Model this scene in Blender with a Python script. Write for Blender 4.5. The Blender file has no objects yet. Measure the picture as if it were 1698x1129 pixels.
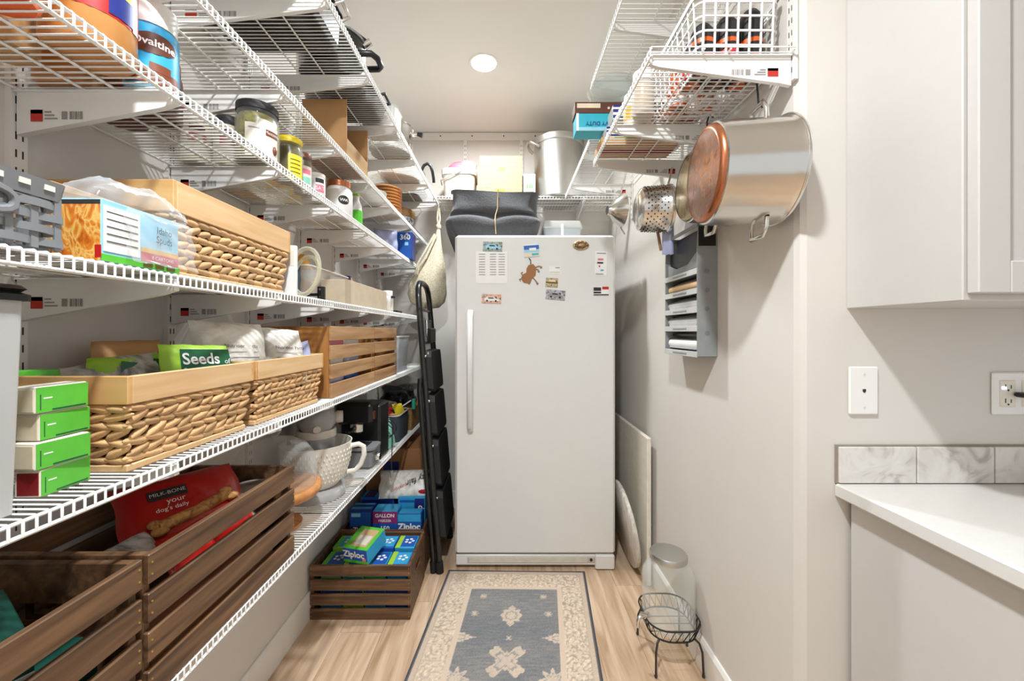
import bpy, bmesh, math, random
from mathutils import Vector, Matrix
random.seed(7)
R = math.radians
SC = bpy.context.scene
COL = SC.collection
# ------------------------------------------------------------------ camera
CAMH = 1.28; FPX = 655.0; CX, CY = 842.0, 550.0
cam = bpy.data.cameras.new('camera'); camo = bpy.data.objects.new('camera', cam); COL.objects.link(camo)
cam.sensor_width = 36.0; cam.lens = FPX / 1698 * 36
cam.shift_x = (849 - CX) / 1698; cam.shift_y = -(564.5 - CY) / 1698
cam.clip_start = 0.02
camo.location = (0, 0, CAMH); camo.rotation_euler = (R(90), 0, 0)
SC.camera = camo
# ------------------------------------------------------------------ light
w = bpy.data.worlds.new('world'); SC.world = w; w.use_nodes = True
w.node_tree.nodes['Background'].inputs[0].default_value = (0.96, 0.98, 1.0, 1)
w.node_tree.nodes['Background'].inputs[1].default_value = 0.62
def disk_light(name, loc, power, r, col=(0.905, 0.96, 1.0)):
    l = bpy.data.lights.new(name, 'AREA'); l.shape = 'DISK'; l.size = 2 * r; l.energy = power; l.color = col; l.spread = R(170)
    o = bpy.data.objects.new(name, l); COL.objects.link(o); o.location = loc
    return o
CEIL = 2.735
disk_light('pantry_lamp_light', (-0.13, 2.14, CEIL - 0.012), 19, 0.062)
disk_light('aisle_lamp_light', (-0.11, 0.20, CEIL - 0.012), 37, 0.062)
vs = SC.view_settings
vs.view_transform = 'Standard'; vs.look = 'None'; vs.gamma = 1.0; vs.use_curve_mapping = False
vs.exposure = 0.37

# ------------------------------------------------------------------ helpers
def WX(px, Y): return (px - CX) * Y / FPX
def WZ(py, Y): return CAMH + (CY - py) * Y / FPX

class MB:
    def __init__(s): s.v = []; s.f = []
    def add(s, vs_, fs):
        n = len(s.v); s.v += [tuple(p) for p in vs_]; s.f += [tuple(i + n for i in f) for f in fs]; return s
    def box(s, x0, x1, y0, y1, z0, z1, bev=0.0):
        if x0 > x1: x0, x1 = x1, x0
        if y0 > y1: y0, y1 = y1, y0
        if z0 > z1: z0, z1 = z1, z0
        if bev > 0:
            b = min(bev, (x1-x0)*.45, (y1-y0)*.45, (z1-z0)*.45)
            return s.loft([rrect(x0+b, x1-b, y0+b, y1-b, z0, b*.7, 1), rrect(x0, x1, y0, y1, z0+b, b, 1),
                           rrect(x0, x1, y0, y1, z1-b, b, 1), rrect(x0+b, x1-b, y0+b, y1-b, z1, b*.7, 1)])
        p = [(x0,y0,z0),(x1,y0,z0),(x1,y1,z0),(x0,y1,z0),(x0,y0,z1),(x1,y0,z1),(x1,y1,z1),(x0,y1,z1)]
        return s.add(p, [(0,3,2,1),(4,5,6,7),(0,1,5,4),(1,2,6,5),(2,3,7,6),(3,0,4,7)])
    def loft(s, loops, cap0=True, cap1=True, closed=True):
        n = len(loops[0]); base = len(s.v)
        for l in loops: s.v += [tuple(p) for p in l]
        for i in range(len(loops) - 1):
            for j in range(n if closed else n - 1):
                k = (j + 1) % n
                s.f.append((base+i*n+j, base+i*n+k, base+(i+1)*n+k, base+(i+1)*n+j))
        if cap0: s.f.append(tuple(base + j for j in reversed(range(n))))
        if cap1: s.f.append(tuple(base + (len(loops)-1)*n + j for j in range(n)))
        return s
    def lathe(s, prof, c=(0, 0, 0), n=24, axis='z', cap0=True, cap1=True):
        loops = []
        for r, h in prof:
            l = []
            for j in range(n):
                a = 2 * math.pi * j / n; u, v = r * math.cos(a), r * math.sin(a)
                if axis == 'z': p = (c[0]+u, c[1]+v, c[2]+h)
                elif axis == 'x': p = (c[0]+h, c[1]+u, c[2]+v)
                else: p = (c[0]+v, c[1]+h, c[2]+u)
                l.append(p)
            loops.append(l)
        return s.loft(loops, cap0, cap1)
    def tube(s, pts, r, n=6, closed=False, rs=None):
        pts = [Vector(p) for p in pts]; m = len(pts); loops = []
        prev = None
        for i, p in enumerate(pts):
            if closed: t = pts[(i+1) % m] - pts[i-1]
            else: t = pts[min(i+1, m-1)] - pts[max(i-1, 0)]
            if t.length < 1e-9: t = Vector((0, 0, 1))
            t.normalize()
            if prev is None:
                a = Vector((0, 0, 1)) if abs(t.z) < .9 else Vector((1, 0, 0))
                u = t.cross(a).normalized()
            else:
                u = (prev - t * prev.dot(t))
                u = u.normalized() if u.length > 1e-6 else t.orthogonal().normalized()
            prev = u; v = t.cross(u); rr = rs[i] if rs else r
            loops.append([p + (u * math.cos(2*math.pi*j/n) + v * math.sin(2*math.pi*j/n)) * rr for j in range(n)])
        if closed:
            base = len(s.v)
            for l in loops: s.v += [tuple(q) for q in l]
            for i in range(m):
                for j in range(n):
                    k = (j+1) % n; i2 = (i+1) % m
                    s.f.append((base+i*n+j, base+i*n+k, base+i2*n+k, base+i2*n+j))
            return s
        return s.loft(loops)
    def ell(s, c, rx, ry, rz, nu=12, nv=8, p=1.0):
        loops = []
        for i in range(1, nv):
            th = math.pi * i / nv - math.pi / 2
            loops.append([(c[0]+rx*math.cos(th)*math.cos(2*math.pi*j/nu), c[1]+ry*math.cos(th)*math.sin(2*math.pi*j/nu), c[2]+rz*math.sin(th)) for j in range(nu)])
        b = len(s.v); s.loft(loops, False, False)
        s.v += [(c[0], c[1], c[2]-rz), (c[0], c[1], c[2]+rz)]; e = len(s.v)
        for j in range(nu):
            k = (j+1) % nu
            s.f.append((e-2, b+k, b+j)); s.f.append((e-1, b+(nv-2)*nu+j, b+(nv-2)*nu+k))
        return s
    def prism(s, poly, axis, a0, a1):
        def mk(p, a): return {'x': (a, p[0], p[1]), 'y': (p[0], a, p[1]), 'z': (p[0], p[1], a)}[axis]
        return s.loft([[mk(p, a0) for p in poly], [mk(p, a1) for p in poly]])
    def build(s, name, mat, parent=None, local=False, smooth=None, vary=None):
        off = Vector((0, 0, 0))
        if parent is not None and not local:
            o = parent
            while o is not None: off += o.location; o = o.parent
        me = bpy.data.meshes.new(name)
        me.from_pydata([(p[0]-off.x, p[1]-off.y, p[2]-off.z) for p in s.v], [], s.f)
        bm = bmesh.new(); bm.from_mesh(me); bmesh.ops.recalc_face_normals(bm, faces=bm.faces); bm.to_mesh(me); bm.free()
        me.update()
        if smooth is not None:
            me.polygons.foreach_set('use_smooth', [True] * len(me.polygons))
            try: me.set_sharp_from_angle(angle=R(smooth))
            except Exception: pass
        me.materials.append(M[mat] if isinstance(mat, str) else mat)
        ob = bpy.data.objects.new(name, me); COL.objects.link(ob)
        if parent is not None: ob.parent = parent
        return ob

def rrect(x0, x1, y0, y1, z, r, k=4):
    r = min(r, (x1-x0)/2*.999, (y1-y0)/2*.999); out = []
    for cx, cy, a0 in ((x1-r, y1-r, 0), (x0+r, y1-r, 90), (x0+r, y0+r, 180), (x1-r, y0+r, 270)):
        for i in range(k+1):
            a = R(a0 + 90*i/k); out.append((cx + r*math.cos(a), cy + r*math.sin(a), z))
    return out

def tag(o, label, cat, group=None, kind=None):
    o['label'] = label
    if kind: o['kind'] = kind
    if cat: o['category'] = cat
    if group: o['group'] = group
    return o
def thing(name, label, cat, loc=(0, 0, 0), rz=0.0, group=None):
    o = bpy.data.objects.new(name, None); COL.objects.link(o); o.empty_display_size = .05
    o.location = loc; o.rotation_euler = (0, 0, rz); return tag(o, label, cat, group)
def struct(o, label=None):
    o['kind'] = 'structure'
    if label: o['label'] = label
    return o
def copy_child(src, parent, loc=None, rot=None, scale=None):
    c = src.copy(); COL.objects.link(c); c.parent = parent
    if loc is not None: c.location = loc
    if rot is not None: c.rotation_euler = rot
    if scale is not None: c.scale = scale
    return c

# ------------------------------------------------------------------ materials
M = {}
def _mat(name):
    m = bpy.data.materials.new(name); m.use_nodes = True; M[name] = m
    nt = m.node_tree; return m, nt, nt.nodes['Principled BSDF']
def lin(c):
    return tuple(((x/255)/12.92 if x/255 <= .04045 else (((x/255)+.055)/1.055)**2.4) for x in c) + (1,)
def paint(name, rgb, rough=.5, metal=0.0, var=.06, scale=30, bump=0.0, rand=0.0, coat=0.0, spec=.5, tr=0.0, sheen=0.0):
    m, nt, b = _mat(name); c = lin(rgb); N = nt.nodes; L = nt.links
    tc = N.new('ShaderNodeTexCoord'); nz = N.new('ShaderNodeTexNoise'); nz.inputs['Scale'].default_value = scale; nz.inputs['Detail'].default_value = 4
    L.new(tc.outputs['Object'], nz.inputs['Vector'])
    cr = N.new('ShaderNodeValToRGB'); cr.color_ramp.elements[0].position = .3; cr.color_ramp.elements[1].position = .7
    cr.color_ramp.elements[0].color = tuple(max(0, x*(1-var)) for x in c[:3]) + (1,)
    cr.color_ramp.elements[1].color = tuple(min(1, x*(1+var)) for x in c[:3]) + (1,)
    L.new(nz.outputs['Fac'], cr.inputs['Fac']); out = cr.outputs['Color']
    if rand > 0:
        oi = N.new('ShaderNodeObjectInfo'); hs = N.new('ShaderNodeHueSaturation')
        mp = N.new('ShaderNodeMapRange'); mp.inputs[3].default_value = 1-rand; mp.inputs[4].default_value = 1+rand
        L.new(oi.outputs['Random'], mp.inputs[0]); L.new(mp.outputs[0], hs.inputs['Value']); L.new(out, hs.inputs['Color']); out = hs.outputs['Color']
    L.new(out, b.inputs['Base Color'])
    b.inputs['Roughness'].default_value = rough; b.inputs['Metallic'].default_value = metal
    b.inputs['Coat Weight'].default_value = coat; b.inputs['Transmission Weight'].default_value = tr
    b.inputs['Sheen Weight'].default_value = sheen; b.inputs['Specular IOR Level'].default_value = spec
    if bump > 0:
        bp = N.new('ShaderNodeBump'); bp.inputs['Strength'].default_value = bump; bp.inputs['Distance'].default_value = .003
        L.new(nz.outputs['Fac'], bp.inputs['Height']); L.new(bp.outputs[0], b.inputs['Normal'])
    return m
def wood(name, c1, c2, axis=0, rough=.45, scale=1.0, rand=.18, bump=.15, stretch=14):
    m, nt, b = _mat(name); N = nt.nodes; L = nt.links
    tc = N.new('ShaderNodeTexCoord'); oi = N.new('ShaderNodeObjectInfo')
    ml = N.new('ShaderNodeMath'); ml.operation = 'MULTIPLY'; ml.inputs[1].default_value = 37.0; L.new(oi.outputs['Random'], ml.inputs[0])
    va = N.new('ShaderNodeVectorMath'); va.operation = 'ADD'; L.new(tc.outputs['Object'], va.inputs[0]); L.new(ml.outputs[0], va.inputs[1])
    mp = N.new('ShaderNodeMapping'); s = [stretch*3.0*scale]*3; s[axis] = 3.0*scale; mp.inputs['Scale'].default_value = s
    L.new(va.outputs[0], mp.inputs[0])
    nz = N.new('ShaderNodeTexNoise'); nz.inputs['Scale'].default_value = 1.0; nz.inputs['Detail'].default_value = 6; nz.inputs['Distortion'].default_value = .6
    L.new(mp.outputs[0], nz.inputs['Vector'])
    cr = N.new('ShaderNodeValToRGB'); cr.color_ramp.elements[0].position = .3; cr.color_ramp.elements[1].position = .68
    cr.color_ramp.elements[0].color = lin(c1); cr.color_ramp.elements[1].color = lin(c2); L.new(nz.outputs['Fac'], cr.inputs['Fac'])
    hs = N.new('ShaderNodeHueSaturation'); mr = N.new('ShaderNodeMapRange'); mr.inputs[3].default_value = 1-rand; mr.inputs[4].default_value = 1+rand
    L.new(oi.outputs['Random'], mr.inputs[0]); L.new(mr.outputs[0], hs.inputs['Value']); L.new(cr.outputs[0], hs.inputs['Color'])
    L.new(hs.outputs[0], b.inputs['Base Color']); b.inputs['Roughness'].default_value = rough
    bp = N.new('ShaderNodeBump'); bp.inputs['Strength'].default_value = bump; bp.inputs['Distance'].default_value = .002
    L.new(nz.outputs['Fac'], bp.inputs['Height']); L.new(bp.outputs[0], b.inputs['Normal'])
    return m
def glassy(name, rgb=(255, 255, 255), alpha=.25, rough=.05, edge=.55):
    # clear wall of plastic or glass: mostly see-through, with gloss
    m, nt, b = _mat(name); N = nt.nodes; L = nt.links
    tr = N.new('ShaderNodeBsdfTransparent'); tr.inputs[0].default_value = lin(rgb)
    b.inputs['Base Color'].default_value = lin(rgb); b.inputs['Roughness'].default_value = rough; b.inputs['Specular IOR Level'].default_value = .8
    fr = N.new('ShaderNodeLayerWeight'); fr.inputs['Blend'].default_value = .35
    mr = N.new('ShaderNodeMapRange'); mr.inputs[3].default_value = alpha; mr.inputs[4].default_value = min(1, alpha+edge); L.new(fr.outputs['Facing'], mr.inputs[0])
    nz = N.new('ShaderNodeTexNoise'); nz.inputs['Scale'].default_value = 40; bp = N.new('ShaderNodeBump'); bp.inputs['Strength'].default_value = .05
    L.new(nz.outputs['Fac'], bp.inputs['Height']); L.new(bp.outputs[0], b.inputs['Normal'])
    mx = N.new('ShaderNodeMixShader'); L.new(mr.outputs[0], mx.inputs[0]); L.new(tr.outputs[0], mx.inputs[1]); L.new(b.outputs[0], mx.inputs[2])
    L.new(mx.outputs[0], N['Material Output'].inputs['Surface']); return m
def noise2(name, stops, scale=60, rough=.4, dist=1.0, stretch=(1, 1, 1), coat=0.0, metal=0.0):
    m, nt, b = _mat(name); N = nt.nodes; L = nt.links
    tc = N.new('ShaderNodeTexCoord'); mp = N.new('ShaderNodeMapping'); mp.inputs['Scale'].default_value = stretch
    nz = N.new('ShaderNodeTexNoise'); nz.inputs['Scale'].default_value = scale; nz.inputs['Detail'].default_value = 5; nz.inputs['Distortion'].default_value = dist
    L.new(tc.outputs['Object'], mp.inputs[0]); L.new(mp.outputs[0], nz.inputs['Vector'])
    cr = N.new('ShaderNodeValToRGB'); e = cr.color_ramp.elements
    e[0].position, e[0].color = stops[0][0], lin(stops[0][1]); e[1].position, e[1].color = stops[-1][0], lin(stops[-1][1])
    for p, c in stops[1:-1]: x = e.new(p); x.color = lin(c)
    L.new(nz.outputs['Fac'], cr.inputs['Fac']); L.new(cr.outputs[0], b.inputs['Base Color'])
    b.inputs['Roughness'].default_value = rough; b.inputs['Coat Weight'].default_value = coat; b.inputs['Metallic'].default_value = metal
    return m
def emit(name, rgb, s):
    m, nt, b = _mat(name); b.inputs['Emission Color'].default_value = lin(rgb); b.inputs['Emission Strength'].default_value = s; b.inputs['Base Color'].default_value = lin(rgb)
def brick(name, c1, c2, sx, rough=.6, scale=1.0):
    m, nt, b = _mat(name); N = nt.nodes; L = nt.links
    tc = N.new('ShaderNodeTexCoord'); wv = N.new('ShaderNodeTexWave'); wv.bands_direction = 'Z'; wv.inputs['Scale'].default_value = sx; wv.inputs['Distortion'].default_value = 6
    wv.inputs['Detail'].default_value = 2; wv.inputs['Detail Scale'].default_value = 3
    L.new(tc.outputs['Object'], wv.inputs['Vector']); cr = N.new('ShaderNodeValToRGB')
    cr.color_ramp.elements[0].color = lin(c1); cr.color_ramp.elements[1].color = lin(c2)
    L.new(wv.outputs['Fac'], cr.inputs['Fac']); L.new(cr.outputs[0], b.inputs['Base Color']); b.inputs['Roughness'].default_value = rough
    bp = N.new('ShaderNodeBump'); bp.inputs['Strength'].default_value = .6; bp.inputs['Distance'].default_value = .004; L.new(wv.outputs['Fac'], bp.inputs['Height']); L.new(bp.outputs[0], b.inputs['Normal'])

paint('wall', (217, 211, 203), .75, var=.015, scale=4)
paint('ceiling', (240, 237, 231), .8, var=.01, scale=4)
paint('trim', (236, 232, 225), .4, var=.01)
paint('cabinet', (204, 200, 195), .38, var=.01)
paint('counter', (220, 217, 212), .25, var=.015, scale=60)
noise2('marble', [(.3, (176, 170, 162)), (.45, (214, 209, 202)), (.62, (224, 220, 213)), (.8, (205, 200, 193))], 9, .25, 2.5)
paint('grout', (150, 140, 126), .9)
wood('floor_wood', (178, 144, 112), (226, 198, 168), 1, .38, .9, .07, .05, 11)
paint('floor_gap', (150, 120, 92), .7)
paint('wire', (240, 239, 235), .35, var=.01)
paint('bracket', (232, 230, 225), .4, var=.01)
paint('standard', (228, 224, 217), .45, var=.01)
paint('slot_dark', (52, 48, 44), .7)
paint('tagred', (190, 44, 30), .5); paint('tagblack', (44, 38, 36), .5); paint('taggrey', (150, 146, 140), .6)
paint('fridge', (226, 225, 221), .22, var=.008, coat=.3)
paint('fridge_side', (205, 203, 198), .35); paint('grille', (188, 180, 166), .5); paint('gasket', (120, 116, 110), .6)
paint('blackplastic', (22, 22, 23), .35); paint('blackmetal', (26, 26, 27), .3, coat=.3); paint('blackrubber', (20, 20, 20), .7)
paint('treadblack', (34, 34, 35), .65, bump=.2, scale=200)
paint('greymetal', (150, 150, 150), .35, .9)
paint('steel', (222, 219, 213), .18, 1.0, var=.03, scale=12); paint('alu', (200, 198, 193), .36, 1.0, var=.04, scale=10)
noise2('copper', [(.3, (104, 66, 46)), (.44, (168, 112, 76)), (.54, (130, 108, 104)), (.62, (186, 132, 92)), (.72, (120, 84, 70))], 16, .3, 2.2, metal=.7)
noise2('brassy', [(.3, (120, 104, 78)), (.5, (188, 172, 140)), (.7, (158, 134, 100))], 14, .25, 1.5, metal=.85)
paint('copperrim', (190, 120, 84), .25, .9)
wood('crate_dark', (66, 44, 28), (126, 92, 62), 0, .5, 1.2, .16, .2)
wood('crate_nat', (150, 108, 70), (196, 156, 112), 0, .45, 1.0, .08, .1)
wood('crate_end', (150, 96, 46), (190, 134, 76), 2, .45, 1.0, .08, .1)
wood('pine', (206, 164, 112), (228, 192, 146), 1, .5, 1.0, .06, .08)
wood('pine_x', (196, 148, 88), (220, 176, 118), 0, .5, 1.0, .06, .08)
wood('boardwood', (176, 112, 58), (212, 150, 92), 0, .35, 1.0, .05, .05)
wood('whitewash', (176, 168, 156), (222, 216, 206), 2, .6, 1.4, .05, .3)
paint('strand', (206, 164, 114), .55, var=.25, scale=30, rand=.24, bump=.3)
paint('basket_core', (84, 56, 34), .8)
wicker = brick('wicker', (96, 62, 30), (206, 158, 98), 60)
paint('card', (196, 150, 100), .75, var=.05, scale=12); paint('card_l', (200, 164, 118), .75, var=.04, scale=12); paint('card_d', (158, 108, 66), .75, var=.05)
paint('white', (238, 236, 231), .4, var=.01); paint('offwhite', (228, 220, 204), .5); paint('cream', (226, 212, 182), .5)
paint('ceramic', (232, 227, 215), .3, bump=.0); paint('red', (196, 30, 30), .4); paint('redpouch', (176, 26, 22), .28, coat=.4, bump=.25, scale=22)
paint('darkred', (130, 20, 26), .4); paint('blue', (28, 86, 170), .4); paint('navy', (28, 42, 120), .4); paint('cyan', (52, 160, 208), .4); paint('skyblue', (150, 205, 226), .4)
paint('turq', (40, 176, 198), .4); paint('green', (92, 190, 58), .4); paint('dgreen', (24, 92, 58), .4); paint('bottlegreen', (20, 66, 56), .35); paint('lime', (160, 205, 60), .4)
paint('pink', (226, 120, 140), .4); paint('magenta', (150, 40, 110), .4); paint('yellow', (240, 214, 50), .4); paint('mustard', (226, 172, 52), .45); paint('orange', (226, 100, 40), .4)
paint('brown', (92, 50, 32), .4); paint('choc', (120, 62, 38), .4); paint('tan', (198, 152, 98), .4, coat=.3); paint('peanut', (200, 138, 74), .3, coat=.4)
paint('beigebox', (204, 186, 160), .6); paint('beigebox_d', (182, 166, 142), .6); paint('greyfab', (66, 68, 70), .95, bump=.5, scale=400, sheen=.3)
paint('denim', (74, 74, 76), .95, var=.16, scale=120, bump=.5, sheen=.3); paint('leather', (150, 116, 76), .6)
paint('slate', (62, 70, 78), .85, bump=.4, scale=300); paint('mint', (140, 206, 186), .5); paint('teal', (40, 170, 140), .4)
paint('mixer', (150, 150, 148), .35, coat=.4); paint('mixer_l', (178, 178, 176), .35, coat=.3); paint('band', (208, 200, 188), .35); paint('greyplastic', (124, 126, 128), .45)
paint('wrapgrey', (142, 145, 145), .45); paint('wrapgrey_d', (120, 126, 130), .5); paint('wraplight', (196, 196, 192), .35); paint('roll', (214, 176, 130), .5); paint('rollgrey', (190, 190, 186), .3, .3)
paint('lilac', (176, 182, 220), .3, coat=.4); paint('olive', (96, 84, 26), .3); noise2('olives', [(.35, (70, 64, 14)), (.5, (140, 130, 40)), (.65, (96, 86, 22))], 60, .3, .5)
noise2('hashbrown', [(.32, (196, 84, 22)), (.45, (232, 140, 40)), (.53, (250, 208, 120)), (.6, (238, 156, 52)), (.72, (206, 100, 28))], 60, .4, 1.2, (1, 1, .45))
noise2('salmonmix', [(.32, (240, 236, 230)), (.48, (230, 220, 210)), (.52, (188, 92, 50)), (.7, (200, 110, 70))], 60, .4, 1.2)
noise2('shellbrown', [(.3, (30, 22, 18)), (.5, (110, 70, 38)), (.7, (190, 140, 90))], 90, .3, 2)
noise2('zebra', [(.42, (40, 40, 44)), (.5, (200, 204, 210)), (.62, (230, 230, 232))], 55, .6, 2)
noise2('mesh', [(.38, (196, 182, 152)), (.6, (232, 222, 198))], 160, .9, 1)
noise2('beach', [(.4, (60, 120, 180)), (.5, (150, 190, 200)), (.6, (200, 190, 130))], 40, .3, .5)
noise2('photo_g', [(.35, (90, 130, 70)), (.5, (170, 180, 180)), (.65, (60, 70, 90))], 60, .3, 1)
noise2('photo_o', [(.35, (220, 150, 110)), (.5, (230, 190, 170)), (.65, (90, 80, 90))], 60, .3, 1)
noise2('photo_v', [(.35, (110, 105, 115)), (.5, (200, 195, 200)), (.65, (60, 60, 70))], 60, .3, 1)
noise2('photo_t', [(.35, (140, 110, 70)), (.5, (206, 186, 146)), (.65, (110, 100, 60))], 60, .3, 1)
noise2('biscuit', [(.35, (150, 92, 44)), (.6, (212, 158, 92))], 60, .6, 1)
noise2('silverbag', [(.35, (130, 126, 122)), (.5, (190, 186, 182)), (.65, (226, 222, 218))], 14, .25, 2)
noise2('whitebag', [(.35, (206, 198, 186)), (.6, (240, 236, 228))], 16, .35, 1.5)
noise2('blackbag', [(.3, (10, 10, 12)), (.6, (28, 28, 32))], 14, .18, 2)
glassy('glass', (252, 253, 252), .025, .02, .36); glassy('film', (252, 252, 253), .06, .12, .3); glassy('clearbin', (240, 240, 236), .38, .25); glassy('clearbin2', (228, 232, 236), .55, .3); glassy('frost', (214, 214, 212), .62, .35)
glassy('amberglass', (240, 237, 222), .18, .03)
glassy('domeglass', (248, 250, 249), .06, .02, .42)
emit('lamp_glow', (255, 248, 236), 14.0); emit('led', (190, 210, 255), 4.0)
paint('wrappaper', (214, 206, 190), .6); paint('gold', (200, 160, 70), .35, .6); paint('stitch', (196, 170, 130), .7); paint('ink', (40, 38, 40), .6); paint('inkgrey', (150, 146, 142), .6); paint('inkred', (200, 50, 60), .5)

# ------------------------------------------------------------------ text and print
_tc = {}
def text_geo(s, shear=0.0, bold=0.0):
    k = (s, shear, bold)
    if k in _tc: return _tc[k]
    cu = bpy.data.curves.new('t', 'FONT'); cu.body = s; cu.align_x = 'CENTER'; cu.align_y = 'CENTER'; cu.shear = shear; cu.offset = bold; cu.resolution_u = 3
    o = bpy.data.objects.new('t', cu); me = o.to_mesh()
    d = ([tuple(v.co) for v in me.vertices], [tuple(p.vertices) for p in me.polygons])
    o.to_mesh_clear(); bpy.data.objects.remove(o); bpy.data.curves.remove(cu); _tc[k] = d; return d
def text_on(s, size, fn, mat, parent, name='lettering', local=True, shear=0.0, bold=0.0, sx=1.0):
    v, f = text_geo(s, shear, bold); mb = MB(); mb.add([fn(p[0]*size*sx, p[1]*size) for p in v], f)
    off = Vector((0, 0, 0))
    if not local:
        o = parent
        while o is not None: off += o.location; o = o.parent
    me = bpy.data.meshes.new(name); me.from_pydata([tuple(Vector(p) - off) for p in mb.v], [], mb.f); me.update(); me.materials.append(M[mat])
    ob = bpy.data.objects.new(name, me); COL.objects.link(ob); ob.parent = parent; return ob
def plane_fn(c, right, up):
    c, right, up = Vector(c), Vector(right).normalized(), Vector(up).normalized()
    return lambda u, v: c + right*u + up*v

class Carton:
    """a box in local coordinates, its base centred on the thing's origin"""
    def __init__(s, name, label, cat, loc, size, mat, rz=0.0, group=None, rx=0.0, ry=0.0, bev=.0015, body='body'):
        s.w, s.d, s.h = size; s.t = thing(name, label, cat, loc, rz, group); s.t.rotation_euler = (rx, ry, rz)
        s.body = MB().box(-s.w/2, s.w/2, -s.d/2, s.d/2, 0, s.h, bev).build(body, mat, s.t, local=True)
        s.k = 0
    def fr(s, face):
        w, d, h = s.w/2, s.d/2, s.h
        return {'-y': (Vector((-w, -d, 0)), Vector((1, 0, 0)), Vector((0, 0, 1)), Vector((0, -1, 0)), s.w, s.h),
                '+x': (Vector((w, -d, 0)), Vector((0, 1, 0)), Vector((0, 0, 1)), Vector((1, 0, 0)), s.d, s.h),
                '-x': (Vector((-w, d, 0)), Vector((0, -1, 0)), Vector((0, 0, 1)), Vector((-1, 0, 0)), s.d, s.h),
                'top': (Vector((-w, -d, h)), Vector((1, 0, 0)), Vector((0, 1, 0)), Vector((0, 0, 1)), s.w, s.d),
                'bot': (Vector((-w, d, 0)), Vector((1, 0, 0)), Vector((0, -1, 0)), Vector((0, 0, -1)), s.w, s.d)}[face]
    def panel(s, face, u0, u1, v0, v1, mat, name='printed_panel', lift=.0006):
        s.k += 1; o, r, u, n, W, H = s.fr(face); lift += s.k*.00012; b = []
        for l in (0, lift):
            for uu, vv in ((u0, v0), (u1, v0), (u1, v1), (u0, v1)): b.append(o + r*uu*W + u*vv*H + n*l)
        return MB().add(b, [(0,3,2,1),(4,5,6,7),(0,1,5,4),(1,2,6,5),(2,3,7,6),(3,0,4,7)]).build(name, mat, s.t, local=True)
    def text(s, face, u, v, size, st, mat, rot=0, shear=0.0, bold=0.0, sx=1.0):
        o, r, uu, n, W, H = s.fr(face); c = o + r*u*W + uu*v*H + n*.0028
        a = R(rot); rr = r*math.cos(a) + uu*math.sin(a); up = uu*math.cos(a) - r*math.sin(a)
        return text_on(st, size, plane_fn(c, rr, up), mat, s.t, shear=shear, bold=bold, sx=sx)

def jar(name, label, cat, x, y, z, r, h, body, lid, lidh=.018, lidr=None, band=None, bz=(.15, .7), texts=(), content=None, neck=.86, group=None, n=28, bandspan=130):
    t = thing(name, label, cat, (x, y, z), 0, group); lidr = lidr or r*neck*1.04
    hb = h - lidh
    MB().lathe([(r*.9, 0), (r, r*.12), (r, hb*.78), (r*.97, hb*.86), (r*neck, hb*.96), (r*neck, hb)], (0, 0, 0), n).build('jar_body', body, t, True, 40)
    MB().lathe([(lidr, hb-.004), (lidr, h-.002), (lidr*.95, h)], (0, 0, 0), n).build('lid', lid, t, True, 40)
    if content: MB().lathe([(r*.88, .004), (r*.965, r*.14), (r*.965, hb*.78), (r*.84, hb*.90)], (0, 0, 0), n).build('contents', content, t, True, 40)
    a0 = math.atan2(-y, -x)
    if band:
        mb = MB(); l0, l1 = [], []
        for i in range(17):
            a = a0 + R(-bandspan + 2*bandspan*i/16); l0.append(((r+.0008)*math.cos(a), (r+.0008)*math.sin(a), hb*bz[0])); l1.append(((r+.0008)*math.cos(a), (r+.0008)*math.sin(a), hb*bz[1]))
        mb.loft([l0, l1], False, False, closed=False).build('label_band', band, t, True, 40)
    for (s_, size, zz, da, mat, kw) in texts:
        fn = lambda u, v, zz=zz, da=da, rl=.0016: ((r+rl)*math.cos(a0+da+u/r), (r+rl)*math.sin(a0+da+u/r), hb*zz+v)
        text_on(s_, size, fn, mat, t, **kw)
    return t

# ------------------------------------------------------------------ room shell
XL, XR, YB, YC = -0.895, 0.745, 2.885, 1.01     # left wall, right wall, back wall, counter wall
KX = 3.2
fl = struct(MB().box(XL-.1, KX, -2.6, YB+.1, -.06, -.004).build('floor', 'floor_gap'), 'light oak plank floor')
pw = .18; rng = random.Random(3)
proto = None
x = XL
while x < KX - .05:
    y = -2.6 - rng.random()*1.1
    while y < YB:
        y1 = min(y+1.22, YB)
        if y1 > -2.5:
            x1 = min(x+pw, KX)
            MB().box(x+.0006, x1-.0006, y+.0006, y1-.0006, -.004, 0).build('plank', 'floor_wood', fl)
        y += 1.22
    x += pw
struct(MB().box(XL-.1, KX, -2.6, YB+.1, CEIL, CEIL+.06).build('ceiling', 'ceiling'), 'flat off-white ceiling')
struct(MB().box(XL-.1, XL, -1.2, YB+.1, 0, CEIL).build('wall_left', 'wall'), 'beige wall behind the long wire shelves')
struct(MB().box(XL, XR+.12, YB, YB+.1, 0, CEIL).build('wall_back', 'wall'), 'beige back wall behind the freezer')
wr = struct(MB().prism([(XR, YB), (XR, YC+.02), (XR+.006, YC+.006), (XR+.02, YC), (XR+.12, YC), (XR+.12, YB)], 'z', 0, CEIL).build('wall_right', 'wall'), 'beige right wall of the pantry with rounded near corner')
struct(MB().box(XR+.12, KX, YC, YC+.1, 0, CEIL).build('wall_counter', 'wall'), 'beige wall behind the counter and cabinets')
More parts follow.
